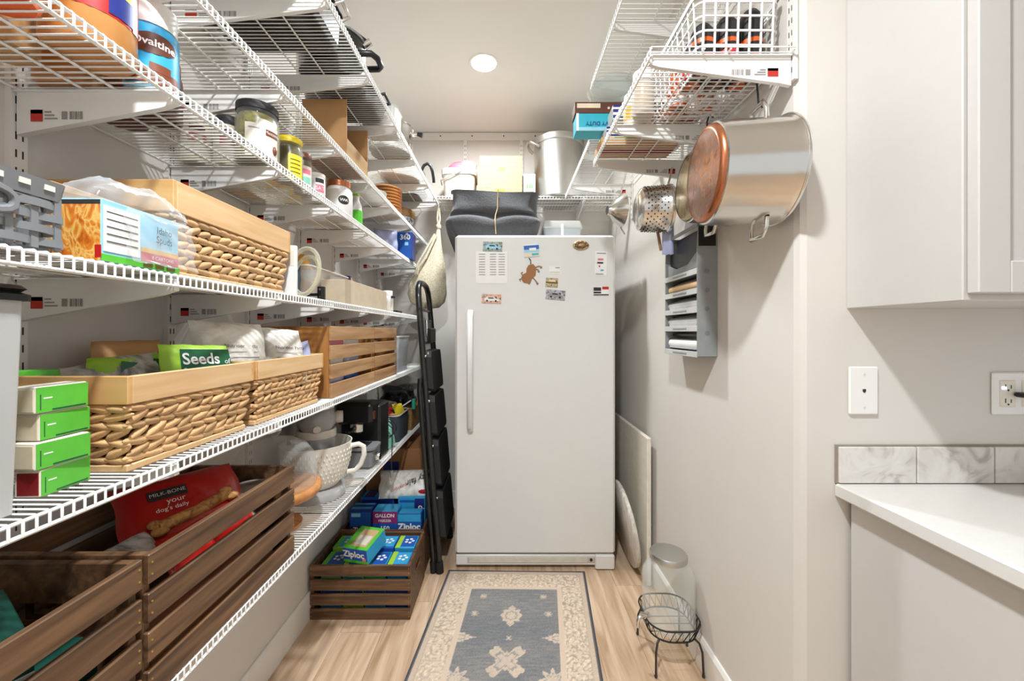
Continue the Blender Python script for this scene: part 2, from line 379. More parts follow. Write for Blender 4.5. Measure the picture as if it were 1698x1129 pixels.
def baseb(name, x0, x1, y0, y1, side):
    h, t = .118, .014
    if side == 'l': p = [(x0, 0), (x0+t, 0), (x0+t, h-.012), (x0+t*.5, h), (x0, h)]; return MB().prism(p, 'y', y0, y1)
    if side == 'r': p = [(x1, 0), (x1-t, 0), (x1-t, h-.012), (x1-t*.5, h), (x1, h)]; return MB().prism(p, 'y', y0, y1)
struct(baseb('b', XL, 0, -1.2, YB, 'l').build('baseboard_left', 'trim'), 'white baseboard under the left shelves')
struct(baseb('b', 0, XR, YC+.02, YB, 'r').build('baseboard_right', 'trim'), 'white baseboard beside the drink dispenser')
struct(MB().box(XL+.014, XR-.014, YB-.014, YB, 0, .118).build('baseboard_back', 'trim'), 'white baseboard behind the freezer')
def downlight(name, label, x, y):
    t = thing(name, label, 'ceiling light', (x, y, CEIL))
    MB().lathe([(.068, 0), (.082, 0), (.08, -.004), (.068, -.003)], (0, 0, 0), 40, cap0=False, cap1=False).build('trim_ring', 'trim', t, True, 40)
    MB().lathe([(.067, -.001), (.067, -.0025)], (0, 0, 0), 40).build('lens', 'lamp_glow', t, True)
downlight('recessed_downlight', 'glowing round recessed downlight in ceiling above the freezer', -.13, 2.14)
downlight('recessed_downlight', 'round recessed downlight in ceiling near the pantry entrance', -.11, .20)

# ------------------------------------------------------------------ wire shelving
DW = .0017
def wire_shelf(label, fn, y0, y1, depth, z, pitch=.0142, lip=.021, rods=(.01, .42, .62), brackets=(), lab=True, endlip=False):
    """fn(u, v, z) maps length u and distance from the wall v to the room"""
    c = fn((y0+y1)/2, depth/2, z); t = thing('wire_shelf', label, 'shelf', c)
    mb = MB(); n = int((y1-y0)/pitch); zc = z - DW
    for i in range(n+1):
        u = y0 + i*pitch
        mb.tube([fn(u, .002, zc), fn(u, depth-.003, zc), fn(u, depth, zc-.003), fn(u, depth, zc-lip)], DW, 5)
    d = mb.build('deck_wires', 'wire', t, smooth=60)
    MB().tube([fn(y0, depth-.003, zc-.003), fn(y1, depth-.003, zc-.003)], .0026, 6).build('front_rod', 'wire', t, smooth=60)
    MB().tube([fn(y0, depth-.003, zc-lip), fn(y1, depth-.003, zc-lip)], .003, 6).build('lip_rod', 'wire', t, smooth=60)
    for r_ in rods:
        MB().tube([fn(y0, depth*r_, zc-.004), fn(y1, depth*r_, zc-.004)], .0026, 6).build('support_rod', 'wire', t, smooth=60)
    for u in brackets:
        bt = .0055; dz = zc-.007
        poly = [(.001, dz), (depth-.02, dz), (depth-.004, dz-.004), (depth-.004, dz-.022), (depth-.03, dz-.03), (.03, dz-.072), (.001, dz-.078)]
        m = MB().loft([[fn(u-bt, a, b) for a, b in poly], [fn(u+bt, a, b) for a, b in poly]])
        m.loft([[fn(u-.011, a, dz-b) for a, b in ((.001, 0), (depth-.01, 0), (depth-.01, .003), (.001, .003))], [fn(u+.011, a, dz-b) for a, b in ((.001, 0), (depth-.01, 0), (depth-.01, .003), (.001, .003))]])
        b = m.build('bracket', 'bracket', t)
        if lab:
            e = u - bt - .0006
            def q(a0, a1, b0, b1): return MB().loft([[fn(e, a0, b0), fn(e, a1, b0), fn(e, a1, b1), fn(e, a0, b1)], [fn(e-.0004, a0, b0), fn(e-.0004, a1, b0), fn(e-.0004, a1, b1), fn(e-.0004, a0, b1)]])
            zz = dz - .055; k = depth/.3
            q(.028*k, .050*k, zz, zz+.021).build('sticker', 'tagred', b)
            q(.028*k, .050*k, zz+.014, zz+.021).build('sticker_strip', 'tagblack', b)
            pm = MB()
            for j in range(3): pm.add(*(lambda s: (s.v, s.f))(q(.054*k, (.078-.006*j)*k, zz+.004+j*.006, zz+.0065+j*.006)))
            pm.add(*(lambda s: (s.v, s.f))(q(.086*k, .096*k, zz+.004, zz+.018)))
            for j in range(8): pm.add(*(lambda s: (s.v, s.f))(q((.101+j*.0032)*k, (.101+j*.0032+(.0012 if j % 3 else .0022))*k, zz+.004, zz+.018)))
            pm.build('barcode_print', 'taggrey', b)
    return t
SB = [.715, 1.04, 1.357, 1.69, 2.02, 2.35, 2.67]
LF = lambda u, v, z: (XL+.012+v, u, z)
Z0, Z1, Z2, Z3, Z4, Z5 = 2.165, 1.922, 1.721, 1.385, 1.051, .664
wire_shelf('topmost wire shelf on the left wall, holding dark pans', LF, .45, YB-.004, .413, Z0, brackets=SB)
wire_shelf('second wire shelf from the ceiling on the left wall, holding a cardboard tray', LF, .35, YB-.004, .303, Z1, brackets=SB)
wire_shelf('wire shelf on the left wall with rows of food jars', LF, .30, YB-.004, .288, Z2, brackets=SB)
wire_shelf('wire shelf on the left wall carrying the shredded potato carton', LF, .30, YB-.004, .288, Z3, brackets=SB)
wire_shelf('wire shelf on the left wall carrying green boxes and slatted crates', LF, .30, YB-.004, .288, Z4, brackets=SB)
wire_shelf('lowest wire shelf on the left wall, under mixer and dark crates', LF, .30, YB-.004, .288, Z5, brackets=SB)
RF = lambda u, v, z: (XR-.012-v, u, z)
ZR0, ZR1 = 2.36, 2.003
wire_shelf('upper wire shelf on the right wall near the ceiling', RF, 1.00, 1.72, .372, ZR0, pitch=.02, brackets=(1.37, 1.69))
wire_shelf('lower wire shelf on the right wall with pots hung below', RF, 1.00, 1.675, .372, ZR1, pitch=.02, brackets=(1.026, 1.37, 1.655), rods=(.01, .45, .63))
wire_shelf('empty wire shelf in the far right corner above the freezer', RF, 1.80, YB-.33, .362, Z0, pitch=.02, brackets=(1.95, 2.35))
BF = lambda u, v, z: (u, YB-.012-v, z)
wire_shelf('wire shelf across the back wall over the freezer', BF, XL+.43, XR-.006, .305, Z0, pitch=.02, brackets=(-.31, .10, .50), lab=False)
ordn = ['first', 'second', 'third', 'fourth', 'fifth', 'sixth', 'seventh']
def standard(label, f0, z0, z1):
    m = MB(); s = MB()
    c = f0(0, 0, z0); t = thing('wall_standard', label, 'shelf standard', c)
    def bx(mb, a0, a1, b0, b1, zz0, zz1):
        mb.loft([[f0(a0, b0, zz0), f0(a1, b0, zz0), f0(a1, b1, zz0), f0(a0, b1, zz0)], [f0(a0, b0, zz1), f0(a1, b0, zz1), f0(a1, b1, zz1), f0(a0, b1, zz1)]])
    bx(m, -.0125, .0125, 0, .011, z0, z1); z = z0 + .02
    while z < z1 - .03:
        for k in (-.005, .005): bx(s, k-.0012, k+.0012, .011, .0115, z, z+.014)
        z += .032
    m.build('upright', 'standard', t); s.build('slots', 'slot_dark', t)
for i, u in enumerate(SB):
    standard('%s slotted upright from the entrance on the left wall' % ordn[i], lambda a, b, z, u=u: (XL+b, u+a, z), .55, 2.62)
for i, u in enumerate((1.026, 1.37, 1.69)):
    standard('%s slotted upright from the counter on the right wall' % ordn[i], lambda a, b, z, u=u: (XR-b, u+a, z), 1.93, 2.62)
standard('slotted upright on right wall beside the freezer', lambda a, b, z: (XR-b, 2.35+a, z), 1.95, 2.62)
for u, l in ((-.31, 'slotted upright on the back wall above the white bucket'), (.10, 'slotted upright on the back wall beside the aluminium stockpot')):
    standard(l, lambda a, b, z, u=u: (u+a, YB-b, z), 2.06, 2.68)
ht = thing('hang_track', 'white horizontal hang track along the top of the back wall', 'rail', (-.1, YB, 2.68))
MB().box(XL+.02, XR-.02, YB-.009, YB, 2.672, 2.728).build('rail', 'standard', ht)
MB().box(XL+.02, XR-.02, YB-.013, YB-.009, 2.672, 2.682).build('rail_lip', 'standard', ht)
for k in range(7): MB().lathe([(.005, 0), (.005, -.002)], (-.72+k*.23, YB-.009, 2.705), 10, 'y').build('screw', 'slot_dark', ht)
for side, xx in (('left', XL), ('right', XR)):
    ht = thing('hang_track', 'white horizontal hang track along the top of the %s wall' % side, 'rail', (xx, 1.7, 2.68)); s = 1 if side == 'left' else -1
    MB().box(xx, xx+s*.009, YC+.03 if side == 'right' else .5, YB-.02, 2.6, 2.656).build('rail', 'standard', ht)
    MB().box(xx+s*.009, xx+s*.013, YC+.03 if side == 'right' else .5, YB-.02, 2.6, 2.61).build('rail_lip', 'standard', ht)

# ------------------------------------------------------------------ freezer
FX0, FX1, FY, FZ = -.284, .578, 2.12, 1.80
t = thing('upright_freezer', 'tall white upright freezer with magnets on its door', 'freezer', ((FX0+FX1)/2, 2.47, 0))
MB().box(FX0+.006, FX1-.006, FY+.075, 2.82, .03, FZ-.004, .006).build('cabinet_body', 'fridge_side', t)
MB().box(FX0+.012, FX1-.012, FY+.062, FY+.078, .09, FZ-.012).build('gasket', 'gasket', t)
d = MB().box(FX0, FX1, FY, FY+.064, .085, FZ, .012).build('door', 'fridge', t, smooth=40)
hp = []
hx = WX(780, FY)
h = MB(); z0, z1 = WZ(716, FY), WZ(514, FY)
pr = [(0, 0), (.02, .012), (.05, .034), (.5, .046), (.95, .034), (.98, .012), (1, 0)]
h.loft([rr for rr in [[(hx-.016, FY-o, z0+(z1-z0)*k), (hx-.010, FY-o-.012, z0+(z1-z0)*k), (hx+.010, FY-o-.012, z0+(z1-z0)*k), (hx+.016, FY-o, z0+(z1-z0)*k), (hx+.010, FY-max(o-.006, -.002), z0+(z1-z0)*k), (hx-.010, FY-max(o-.006, -.002), z0+(z1-z0)*k)] for k, o in pr]]).build('handle', 'fridge', d, smooth=60)
MB().box(FX0+.004, FX1-.10, FY+.012, FY+.07, .02, .078, .004).build('kick_plate', 'fridge', t)
gx0, gx1 = WX(775, FY), WX(990, FY)
g = MB().box(gx0, gx1, FY+.008, FY+.014, .034, .066, .003).build('vent_grille', 'grille', t)
for k in range(5): MB().box(gx0+.01, gx1-.05, FY+.0065, FY+.0085, .038+k*.0055, .0405+k*.0055).build('grille_bar', 'offwhite', g)
MB().lathe([(.008, 0), (.008, -.003)], (gx1-.03, FY+.008, .052), 14, 'y').build('power_light', 'ink', g)
MB().box(FX1-.108, FX1-.004, FY-.004, FY+.075, .004, .082, .006).build('hinge_foot_cover', 'fridge', t)
for xx in (FX0+.05, FX1-.05):
    for yy in (2.2, 2.75): MB().lathe([(.02, 0), (.02, .03)], (xx, yy, 0), 12).build('foot', 'blackplastic', t)
# magnets on the door
def magnet(name, label, x0, y0, x1, y1, mat, tilt=0, cat='magnet', th=.003, **kw):
    xa, xb, za, zb = WX(x0, FY), WX(x1, FY), WZ(y1, FY), WZ(y0, FY)
    t = thing(name, label, cat, ((xa+xb)/2, FY-.0005, (za+zb)/2)); t.rotation_euler = (0, R(tilt), 0)
    W, H = (xb-xa)/2, (zb-za)/2
    MB().box(-W, W, -th, 0, -H, H).build('plate', mat, t, True)
    return t, W, H
def mbit(t, mat, *boxes, name='printed_shape', y=-.0036):
    m = MB()
    for b in boxes: m.box(b[0], b[1], y, -.0028, b[2], b[3])
    return m.build(name, mat, t, True)
def car_print(t, W, H, body):
    m = MB().prism([(-W*.75, -H*.45), (W*.8, -H*.45), (W*.8, -H*.05), (W*.5, 0), (W*.25, H*.4), (-W*.45, H*.4), (-W*.75, 0)], 'y', -.0038, -.0028).build('car_print', body, t, True)
    for k in (-.45, .45): MB().lathe([(H*.22, 0), (H*.22, -.0012)], (W*k, -.0032, -H*.45), 12, 'y').build('wheel_print', 'ink', m, True)
    MB().prism([(-W*.35, H*.04), (W*.3, H*.04), (W*.15, H*.3), (-W*.33, H*.3)], 'y', -.0042, -.0028).build('window_print', 'ink', m, True)
t, W, H = magnet('picture_magnet', 'green bordered picture magnet of a pale car at top left of freezer door', 801, 401, 833, 417, 'photo_g', 2); car_print(t, W, H, 'skyblue')
t, W, H = magnet('picture_magnet', 'beach and blue sky picture magnet above the brown dog magnet', 869, 407, 894, 426, 'skyblue', -4)
mbit(t, 'blue', (-W, W, H*.3, H)); mbit(t, 'cream', (-W, W, -H, -H*.25)); mbit(t, 'turq', (0, W*.9, -H*.75, -H*.4), y=-.004); mbit(t, 'white', (-W*.3, W*.6, H*.1, H*.55), y=-.004)
t, W, H = magnet('picture_magnet', 'orange bordered picture magnet of a white car above the door handle', 799, 488, 831, 503, 'photo_o', 2); car_print(t, W, H, 'white')
t, W, H = magnet('picture_magnet', 'grey number plate style magnet right below the small tan magnet', 905, 481, 937, 497, 'photo_v', 5); car_print(t, W, H, 'inkgrey')
t, W, H = magnet('picture_magnet', 'small tan landscape magnet between white note and grey plate magnet', 905, 461, 925, 476, 'photo_t', 4); mbit(t, 'olive', (-W, W, -H*.2, H*.1)); mbit(t, 'cream', (-W*.5, W*.6, H*.2, H*.6))
t, W, H = magnet('flag_magnet', 'black and white striped flag magnet with red tab on freezer door', 984, 475, 1009, 490, 'white')
mbit(t, 'ink', (-W, 0, 0, H*.8), (-W, 0, -H*.55, -H*.15), (-W, W, -H*.95, -H*.7)); mbit(t, 'red', (W*.15, W, H*.35, H*.95), y=-.004)
t, W, H = magnet('paper_note', 'small white paper note on freezer right of the dog magnet', 911, 442, 929, 454, 'white', 0, 'note', .001); mbit(t, 'cream', (-W*.9, W*.9, -H*.6, -H*.4), y=-.0034); mbit(t, 'inkgrey', (W*.1, W*.9, H*.6, H*.8), y=-.0034)
t, W, H = magnet('paper_note', 'tall white card with red and black print at right of freezer door', 986, 417, 1006, 457, 'white', 2, 'note', .001)
mbit(t, 'inkgrey', (-W*.7, W*.8, H*.82, H*.88), (-W*.8, W*.5, -H*.9, -H*.84), y=-.0034); mbit(t, 'pink', (-W*.5, W*.4, H*.28, H*.42), y=-.0034); mbit(t, 'ink', (-W*.6, W*.4, 0, H*.12), y=-.0034); mbit(t, 'turq', (0, W*.5, -H*.6, -H*.5), y=-.0034); mbit(t, 'inkred', (-W*.3, -W*.1, -H*.3, -H*.16), y=-.0034)
t, W, H = magnet('paper_note', 'white typed list hung under the green car magnet', 789, 417, 841, 470, 'white', 0, 'note', .001)
mbit(t, 'inkgrey', *[(a, a+W*.4, H*(.82-.16*k), H*(.85-.16*k)) for k in range(9) for a in (-W*.8, -W*.1, W*.45)], y=-.0034)
# dog magnet (hanging nose down)
t = thing('dog_magnet', 'brown wooden dog shaped magnet with thin wire legs on freezer', 'magnet', (WX(879, FY), FY-.001, WZ(452, FY)))
k = 1/FPX*FY
def dp(px, py): return ((px-879)*k, -(py-452)*k)
def dpoly(pts): return [dp(*p) for p in pts]
MB().prism(dpoly([(876,440),(884,438),(889,444),(888,456),(882,462),(877,470),(868,468),(864,461),(867,455),(873,452),(873,446)]), 'y', -.006, 0).build('dog_body', 'choc' if 0 else 'card_d', t, True)
def wirep(nm, pts, m='leather'):
    MB().tube([(dp(*p)[0], -.004, dp(*p)[1]) for p in pts], .0026, 5).build(nm, m, t, True)
wirep('tail', [(880,438),(880,432),(877,428)], 'ink'); wirep('leg', [(888,443),(894,441),(897,443)]); wirep('leg', [(887,446),(892,447),(893,450)]); wirep('leg', [(883,460),(887,464),(890,468),(892,471)]); wirep('leg', [(881,462),(879,468),(877,471)])
wirep('ear', [(867,457),(864,453),(867,451)]); wirep('snout', [(866,462),(861,463),(863,466)])
for p in ((897,443),(893,450),(891,470)): MB().ell((dp(*p)[0], -.005, dp(*p)[1]), .006, .003, .006, 8, 6).build('paw', 'leather', t, True, 60)
t = thing('shell_magnet', 'dark brown mussel shell cluster magnet at top right of freezer door', 'magnet', (WX(963, FY), FY-.001, WZ(407, FY)))
MB().ell((0, -.004, 0), .044, .008, .026, 16, 8).build('cluster_base', 'photo_t', t, True, 60)
for i in range(9):
    a = i*.7; MB().ell((.03*math.cos(a)*(1-.04*i), -.010, .017*math.sin(a)*(1-.04*i)), .012, .006, .008, 8, 6).build('shell', 'shellbrown', t, True, 60)

# ------------------------------------------------------------------ counter side
KF = .752                                           # front of the upper cabinet carcass
CXL = .866
t = thing('upper_cabinet', 'white upper wall cabinet with panelled door above the counter', 'cabinet', (1.5, .88, 1.337))
MB().box(CXL, 2.2, KF, YC, 1.339, CEIL-.25, .002).build('carcass', 'cabinet', t)
dx0 = CXL+.006
dm = MB().box(dx0+.058, dx0+.40, KF-.012, KF-.001, 1.40, 2.38)
d = dm.build('door', 'cabinet', t)
MB().box(dx0, dx0+.06, KF-.021, KF-.001, 1.352, 2.44, .002).build('stile', 'cabinet', d)
MB().box(dx0+.40, dx0+.46, KF-.021, KF-.001, 1.352, 2.44, .002).build('stile', 'cabinet', d)
MB().box(dx0+.06, dx0+.40, KF-.021, KF-.001, 1.352, 1.412, .002).build('rail', 'cabinet', d)
MB().box(dx0+.06, dx0+.40, KF-.021, KF-.001, 2.38, 2.44, .002).build('rail', 'cabinet', d)
t = thing('base_cabinet', 'white base cabinet under the counter at right', 'cabinet', (1.5, .7, 0))
MB().box(.866, 2.2, .42, YC-.012, .1, .858, .002).build('carcass', 'cabinet', t)
MB().box(.866, 2.2, .46, YC-.012, 0, .1).build('toe_kick', 'cabinet', t)
d = MB().box(.866, 1.32, .40, .42, .11, .84, .002).build('door', 'cabinet', t)
ct = tag(MB().box(.834, 2.25, .375, YC, .860, .894, .004).build('countertop', 'counter'), 'white countertop with square edge along the right wall', 'countertop')
bs = tag(MB().box(.835, 2.25, YC-.005, YC-.0005, .8945, .992).build('tile_backsplash', 'grout'), 'single row of marble look tiles behind the countertop', 'backsplash')
tx = .840
for k in range(7):
    MB().box(tx, tx+.194, YC-.011, YC-.004, .8965, .988, .0015).build('tile', 'marble', bs); tx += .1975
t = thing('phone_plate', 'white wall plate with one small phone jack above the tiles', 'wall plate', (WX(1429, YC), YC, WZ(647, YC)))
MB().box(-.037, .037, -.007, -.0003, -.061, .061, .004).build('plate', 'white', t, True)
MB().prism([(-.004, -.002), (0, -.006), (.004, -.002), (.004, .004), (-.004, .004)], 'y', -.0078, -.006).build('jack', 'ink', t, True)
for zz in (.042, -.042): MB().lathe([(.003, 0), (.003, -.001)], (0, -.007, zz), 10, 'y').build('screw', 'offwhite', t, True)
t = thing('outlet_plate', 'white double outlet plate with black charger plugged in', 'outlet', (WX(1640, YC)+.06, YC, WZ(652, YC)))
MB().box(-.058, .075, -.007, -.0003, -.054, .054, .004).build('plate', 'white', t, True)
for ox in (-.022, .034):
    o = MB().box(ox-.02, ox+.02, -.009, -.006, -.034, .034, .002).build('outlet', 'offwhite', t, True)
    for zz in (.018, -.018):
        MB().box(ox-.008, ox-.006, -.0096, -.008, zz-.005, zz+.006).build('slot', 'ink', o, True)
        MB().box(ox+.006, ox+.008, -.0096, -.008, zz-.005, zz+.004).build('slot', 'ink', o, True)
        MB().lathe([(.0024, 0), (.0024, -.0016)], (ox, -.008, zz-.009), 8, 'y').build('slot', 'ink', o, True)
MB().box(-.038, -.028, -.0105, -.0088, .012, .018).build('indicator_light', 'led', t, True)
c = thing('charger_cable', 'black charger plug and cable drooping to the counter', 'cable', (t.location.x, YC-.03, .896))
px, pz = t.location.x, t.location.z
MB().box(px-.012, px+.014, YC-.034, YC-.0101, pz-.007, pz+.005, .003).build('plug', 'blackplastic', c)
MB().tube([(px+.012, YC-.024, pz-.001), (px+.05, YC-.03, pz-.008), (px+.11, YC-.04, pz-.06), (px+.13, YC-.05, pz-.15), (px+.06, YC-.05, .925), (px+.005, YC-.045, .92), (px+.02, YC-.05, .903), (px+.08, YC-.06, .8985), (px+.2, YC-.06, .8985)], .0022, 6).build('cord', 'blackrubber', c, smooth=60)

# ------------------------------------------------------------------ rug
def rug():
    t = thing('runner_rug', 'faded blue grey and beige runner rug in front of freezer', 'rug', (-.02, 1.2, 0))
    W, Lg = .72, 2.0; nu, nv = 190, 500; v, f, cols = [], [], []
    fx = lambda a, b: -.3135 + a*W - (1-b)*Lg*.093
    fy = lambda a, b: 2.112 - (1-b)*Lg - a*.012
    rnd = random.Random(5)
    from mathutils import noise as NZ
    med = []
    for k in range(4):
        o = k*.64
        med += [(.5, .331+o, .052, 'oct'), (.5, .285+o, .020, 'dia'), (.5, .377+o, .022, 'dia'), (.5, .576+o, .088, 'cross'), (.215, .460+o, .060, 'wide'), (.785, .460+o, .060, 'wide'),
                (.25, .66+o, .058, 'star'), (.75, .66+o, .058, 'star'), (.27, .320+o, .020, 'star'), (.73, .320+o, .020, 'star'), (.30, .205+o, .020, 'star'), (.70, .205+o, .020, 'star'), (.5, .462+o, .014, 'cross')]
    fieldc = Vector((106, 109, 113)); beige = Vector((212, 190, 168)); dark = Vector((86, 82, 84)); grey = Vector((150, 136, 122)); pale = Vector((228, 212, 190))
    def col(a, dist):
        e = min(a, 1-a)*W; de = min(e, dist); n = rnd.random(); x_ = a*W
        wear = NZ.noise(Vector((x_*6, dist*6, 1)))
        if de < .011: return dark.lerp(grey, n*.2)
        if de < .028: return beige.lerp(grey, .22 + n*.2)
        if de < .032: return grey.lerp(beige, .3 + n*.3)
        if de < .128:
            s = NZ.noise(Vector((x_*38, dist*38, 0))); s2 = NZ.noise(Vector((x_*85, dist*85, 4)))
            k = 0
            if abs(s) < .09: k = .75
            elif s2 > .28: k = .6
            c = beige.lerp(grey, k*(.75+.5*wear) + n*.18)
            if s2 < -.3: c = c.lerp(pale, .6)
            return c
        if de < .150: return beige.lerp(grey, .08 + n*.14)
        for (mu, mv, r, kind) in med:
            dx, dy = (a-mu)*W, dist-mv
            if kind == 'wide': dy *= 2.1
            q = math.hypot(dx, dy)
            if q < r*1.15:
                an = math.atan2(dy, dx)
                st = {'oct': r*(.86+.08*math.cos(8*an)), 'dia': r*.9/(abs(math.cos(an))+abs(math.sin(an))), 'cross': r*(.72-.30*math.cos(4*an)+.10*math.cos(12*an)), 'wide': r*1.0/(abs(math.cos(an))+abs(math.sin(an)))*(1+.12*math.cos(10*an)), 'star': r*(.7+.22*math.cos(8*an))}[kind]
                if q < st*(1+.12*NZ.noise(Vector((dx*120, dy*120, 2)))):
                    inner = abs(q-st*.55) < st*.07
                    return beige.lerp(fieldc, (.45 if inner else .05) + n*.22 + .15*max(0, wear))
        s = NZ.noise(Vector((x_*16, dist*130, 0)))
        return fieldc.lerp(beige, max(0, .06 + n*.20 + .16*s + .12*wear))
    for j in range(nv+1):
        for i in range(nu+1):
            a, b = i/nu, j/nv; v.append((fx(a, b), fy(a, b), .0055 + .0006*rnd.random())); c = col(a, (1-b)*Lg); cols.append(lin(tuple(c)))
    top = MB()
    for j in range(nv):
        for i in range(nu): f.append((j*(nu+1)+i, j*(nu+1)+i+1, (j+1)*(nu+1)+i+1, (j+1)*(nu+1)+i))
    me = bpy.data.meshes.new('pile'); off = t.location; me.from_pydata([(p[0]-off.x, p[1]-off.y, p[2]) for p in v], [], f); me.update()
    at = me.color_attributes.new('pattern', 'FLOAT_COLOR', 'POINT'); at.data.foreach_set('color', [x for c in cols for x in c])
    m, nt, b = _mat('rug_pile'); ca = nt.nodes.new('ShaderNodeVertexColor'); ca.layer_name = 'pattern'
    nz = nt.nodes.new('ShaderNodeTexNoise'); nz.inputs['Scale'].default_value = 7; mx = nt.nodes.new('ShaderNodeMixRGB'); mx.blend_type = 'MULTIPLY'; mx.inputs[0].default_value = .35
    nt.links.new(ca.outputs[0], mx.inputs[1]); nt.links.new(nz.outputs['Color'], mx.inputs[2])
    hs = nt.nodes.new('ShaderNodeHueSaturation'); hs.inputs['Saturation'].default_value = 1.0; hs.inputs['Value'].default_value = 1.1
    nt.links.new(ca.outputs[0], hs.inputs['Color']); nt.links.new(hs.outputs[0], b.inputs['Base Color']); b.inputs['Roughness'].default_value = .95
    me.materials.append(m); o = bpy.data.objects.new('pile', me); COL.objects.link(o); o.parent = t
    P = lambda a, b, z: (fx(a, b), fy(a, b), z)
    MB().loft([[P(0,0,.0008), P(1,0,.0008), P(1,1,.0008), P(0,1,.0008)], [P(0,0,.0052), P(1,0,.0052), P(1,1,.0052), P(0,1,.0052)]]).build('backing', 'slate', t)
    MB().tube([P(0,0,.004), P(0,1,.004), P(1,1,.004), P(1,0,.004)], .0038, 6).build('bound_edge', 'slate', t)
rug()

# ------------------------------------------------------------------ crates and baskets
def crate(label, loc, rz, L, W, H, mat='crate_dark', endmat=None, slats=4, group=None, hole=True):
    t = thing('slatted_crate', label, 'crate', loc, rz, group); th = .011; g = .016; sh = (H - g*(slats-1))/slats
    first = None
    for s in (-1, 1):
        for k in range(slats):
            z = k*(sh+g); y0 = s*W/2
            o = MB().box(-L/2, L/2, y0 - (th if s > 0 else 0), y0 + (th if s < 0 else 0), z, z+sh, .0015).build('slat', mat, t, True)
            for e in (-1, 1):
                for zz in (.3, .7): MB().lathe([(.0018, 0), (.0018, s*.0008)], (e*(L/2-.006), y0, z+sh*zz), 6, 'y').build('nail', 'gold', o, True)
    em = endmat or mat
    for e in (-1, 1):
        xa, xb = (e*L/2 - e*.013, e*L/2 - e*.0005); hw, h0, h1 = .045, H*.60, H*.74
        m = MB(); i = th + .0004
        for (a, b, c, d_) in (((-W/2+i), (W/2-i), .002, h0), ((-W/2+i), (W/2-i), h1, H-.001), (-W/2+i, -hw, h0, h1), (hw, W/2-i, h0, h1)): m.box(xa, xb, a, b, c, d_)
        m.build('end_panel', em, t, True)
    for k in range(4):
        a = -W/2+th+.004 + k*(W-2*th-.008)/4
        MB().box(-L/2+.014, L/2-.014, a, a+(W-2*th-.008)/4-.006, 0, .008).build('base_slat', mat, t, True)
    return t
SX = XL+.012+.288                                    # front edge of the deep-set shelves
GX = -.742
crate('dark stained slatted crate on the lowest shelf, nearest, holding green cartons', (GX, .425, Z5), R(90), .440, .292, .245)
crate('dark stained slatted crate on the lowest shelf full of pet treat pouches', (GX, .880, Z5), R(90), .448, .292, .245)
crate('honey coloured slatted crate beside the woven baskets, longer of the two', (GX-.005, 1.572, Z4), R(90), .436, .288, .248, 'crate_nat', 'crate_end')
crate('honey coloured slatted crate at the far end, shorter of the two', (GX-.005, 1.972, Z4), R(90), .340, .288, .248, 'crate_nat', 'crate_end')
crate('dark wooden crate on the floor, front one, packed with bag boxes', (-.657, 1.908, 0), 0, .446, .306, .241)
crate('dark wooden crate on the floor behind another, holding large freezer bag boxes', (-.660, 2.224, 0), 0, .440, .306, .241)

# one braided strand piece, shared by every basket
_st = MB()
loops = []
for i in range(6):
    q = i/5; a = -.5+q; r = (.12, .42, .5, .5, .42, .12)[i]
    loops.append([(a, .5*r*math.cos(2*math.pi*j/6), r*math.sin(2*math.pi*j/6)) for j in range(6)])
_st.loft(loops); STRAND = None
def basket(label, x0, x1, y0, y1, z0, h, rimh=.052, rows=6, flare=.012):
    """wood-rimmed woven basket; x1 faces the aisle, y0 faces the entrance"""
    global STRAND
    t = thing('woven_basket', label, 'basket', ((x0+x1)/2, (y0+y1)/2, z0)); zr = h - rimh; th = .009
    w, d = (x1-x0)/2, (y1-y0)/2
    rim = MB().box(w-th, w, -d+th, d-th, zr, h, .0015).build('rim_board', 'pine', t, True); MB().box(-w, -w+th, -d+th, d-th, zr, h, .0015).build('rim_board', 'pine', t, True)
    MB().box(-w, w, -d, -d+th, zr, h, .0015).build('rim_board', 'pine_x', t, True); MB().box(-w, w, d-th, d, zr, h, .0015).build('rim_board', 'pine_x', t, True)
    fb = flare + .006
    def lp(z, e, k): return [(-w+e, -d+e, z), (w-e, -d+e, z), (w-e, d-e, z), (-w+e, d-e, z)]
    MB().loft([lp(.004, fb+.008, 0), lp(zr, .014, 0), lp(zr, .02, 0), lp(.012, fb+.016, 0)], True, True).build('weave_core', 'basket_core', t, True)
    MB().box(-w+fb-.006, w-fb+.006, -d+fb-.006, d-fb+.006, 0, .012, .002).build('base_board', 'pine', t, True)
    if STRAND is None:
        STRAND = _st.build('strand', 'strand', t, True, 80); COL.objects.unlink(STRAND); STRAND.parent = None
    rh = (zr-.012)/rows; rg = random.Random(int(y0*1000)); 
    for r_ in range(rows):
        q = (r_+.5)/rows; z = .012 + rh*(r_+.5); e = fb*(1-q) + .006*q; sgn = 1 if r_ % 2 else -.35
        def put(px, py, ang, ln):
            c = copy_child(STRAND, t, (px, py, z + rg.uniform(-.001, .001)), None, None)
            c.rotation_mode = 'XYZ'; c.rotation_euler = (0, -sgn*R(19+rg.uniform(-9, 9)), ang)
            c.scale = (ln*rg.uniform(1.25, 1.7), .024*rg.uniform(.85, 1.15), rh*rg.uniform(.95, 1.2))
        st = .029; n = max(3, int((2*d-2*e)/st)); s2 = (2*d-2*e)/n
        for k in range(n): put(w-e, -d+e+s2*(k+.5+.25*sgn*.5), R(90), s2)
        n = max(3, int((2*w-2*e)/st)); s2 = (2*w-2*e)/n
        for k in range(n): put(-w+e+s2*(k+.5), -d+e, 0, s2)
    return t
basket('woven basket with pale wooden rim on the shelf beside the potato carton', -.872, -.628, .742, 1.142, Z3, .182, .060, 7)
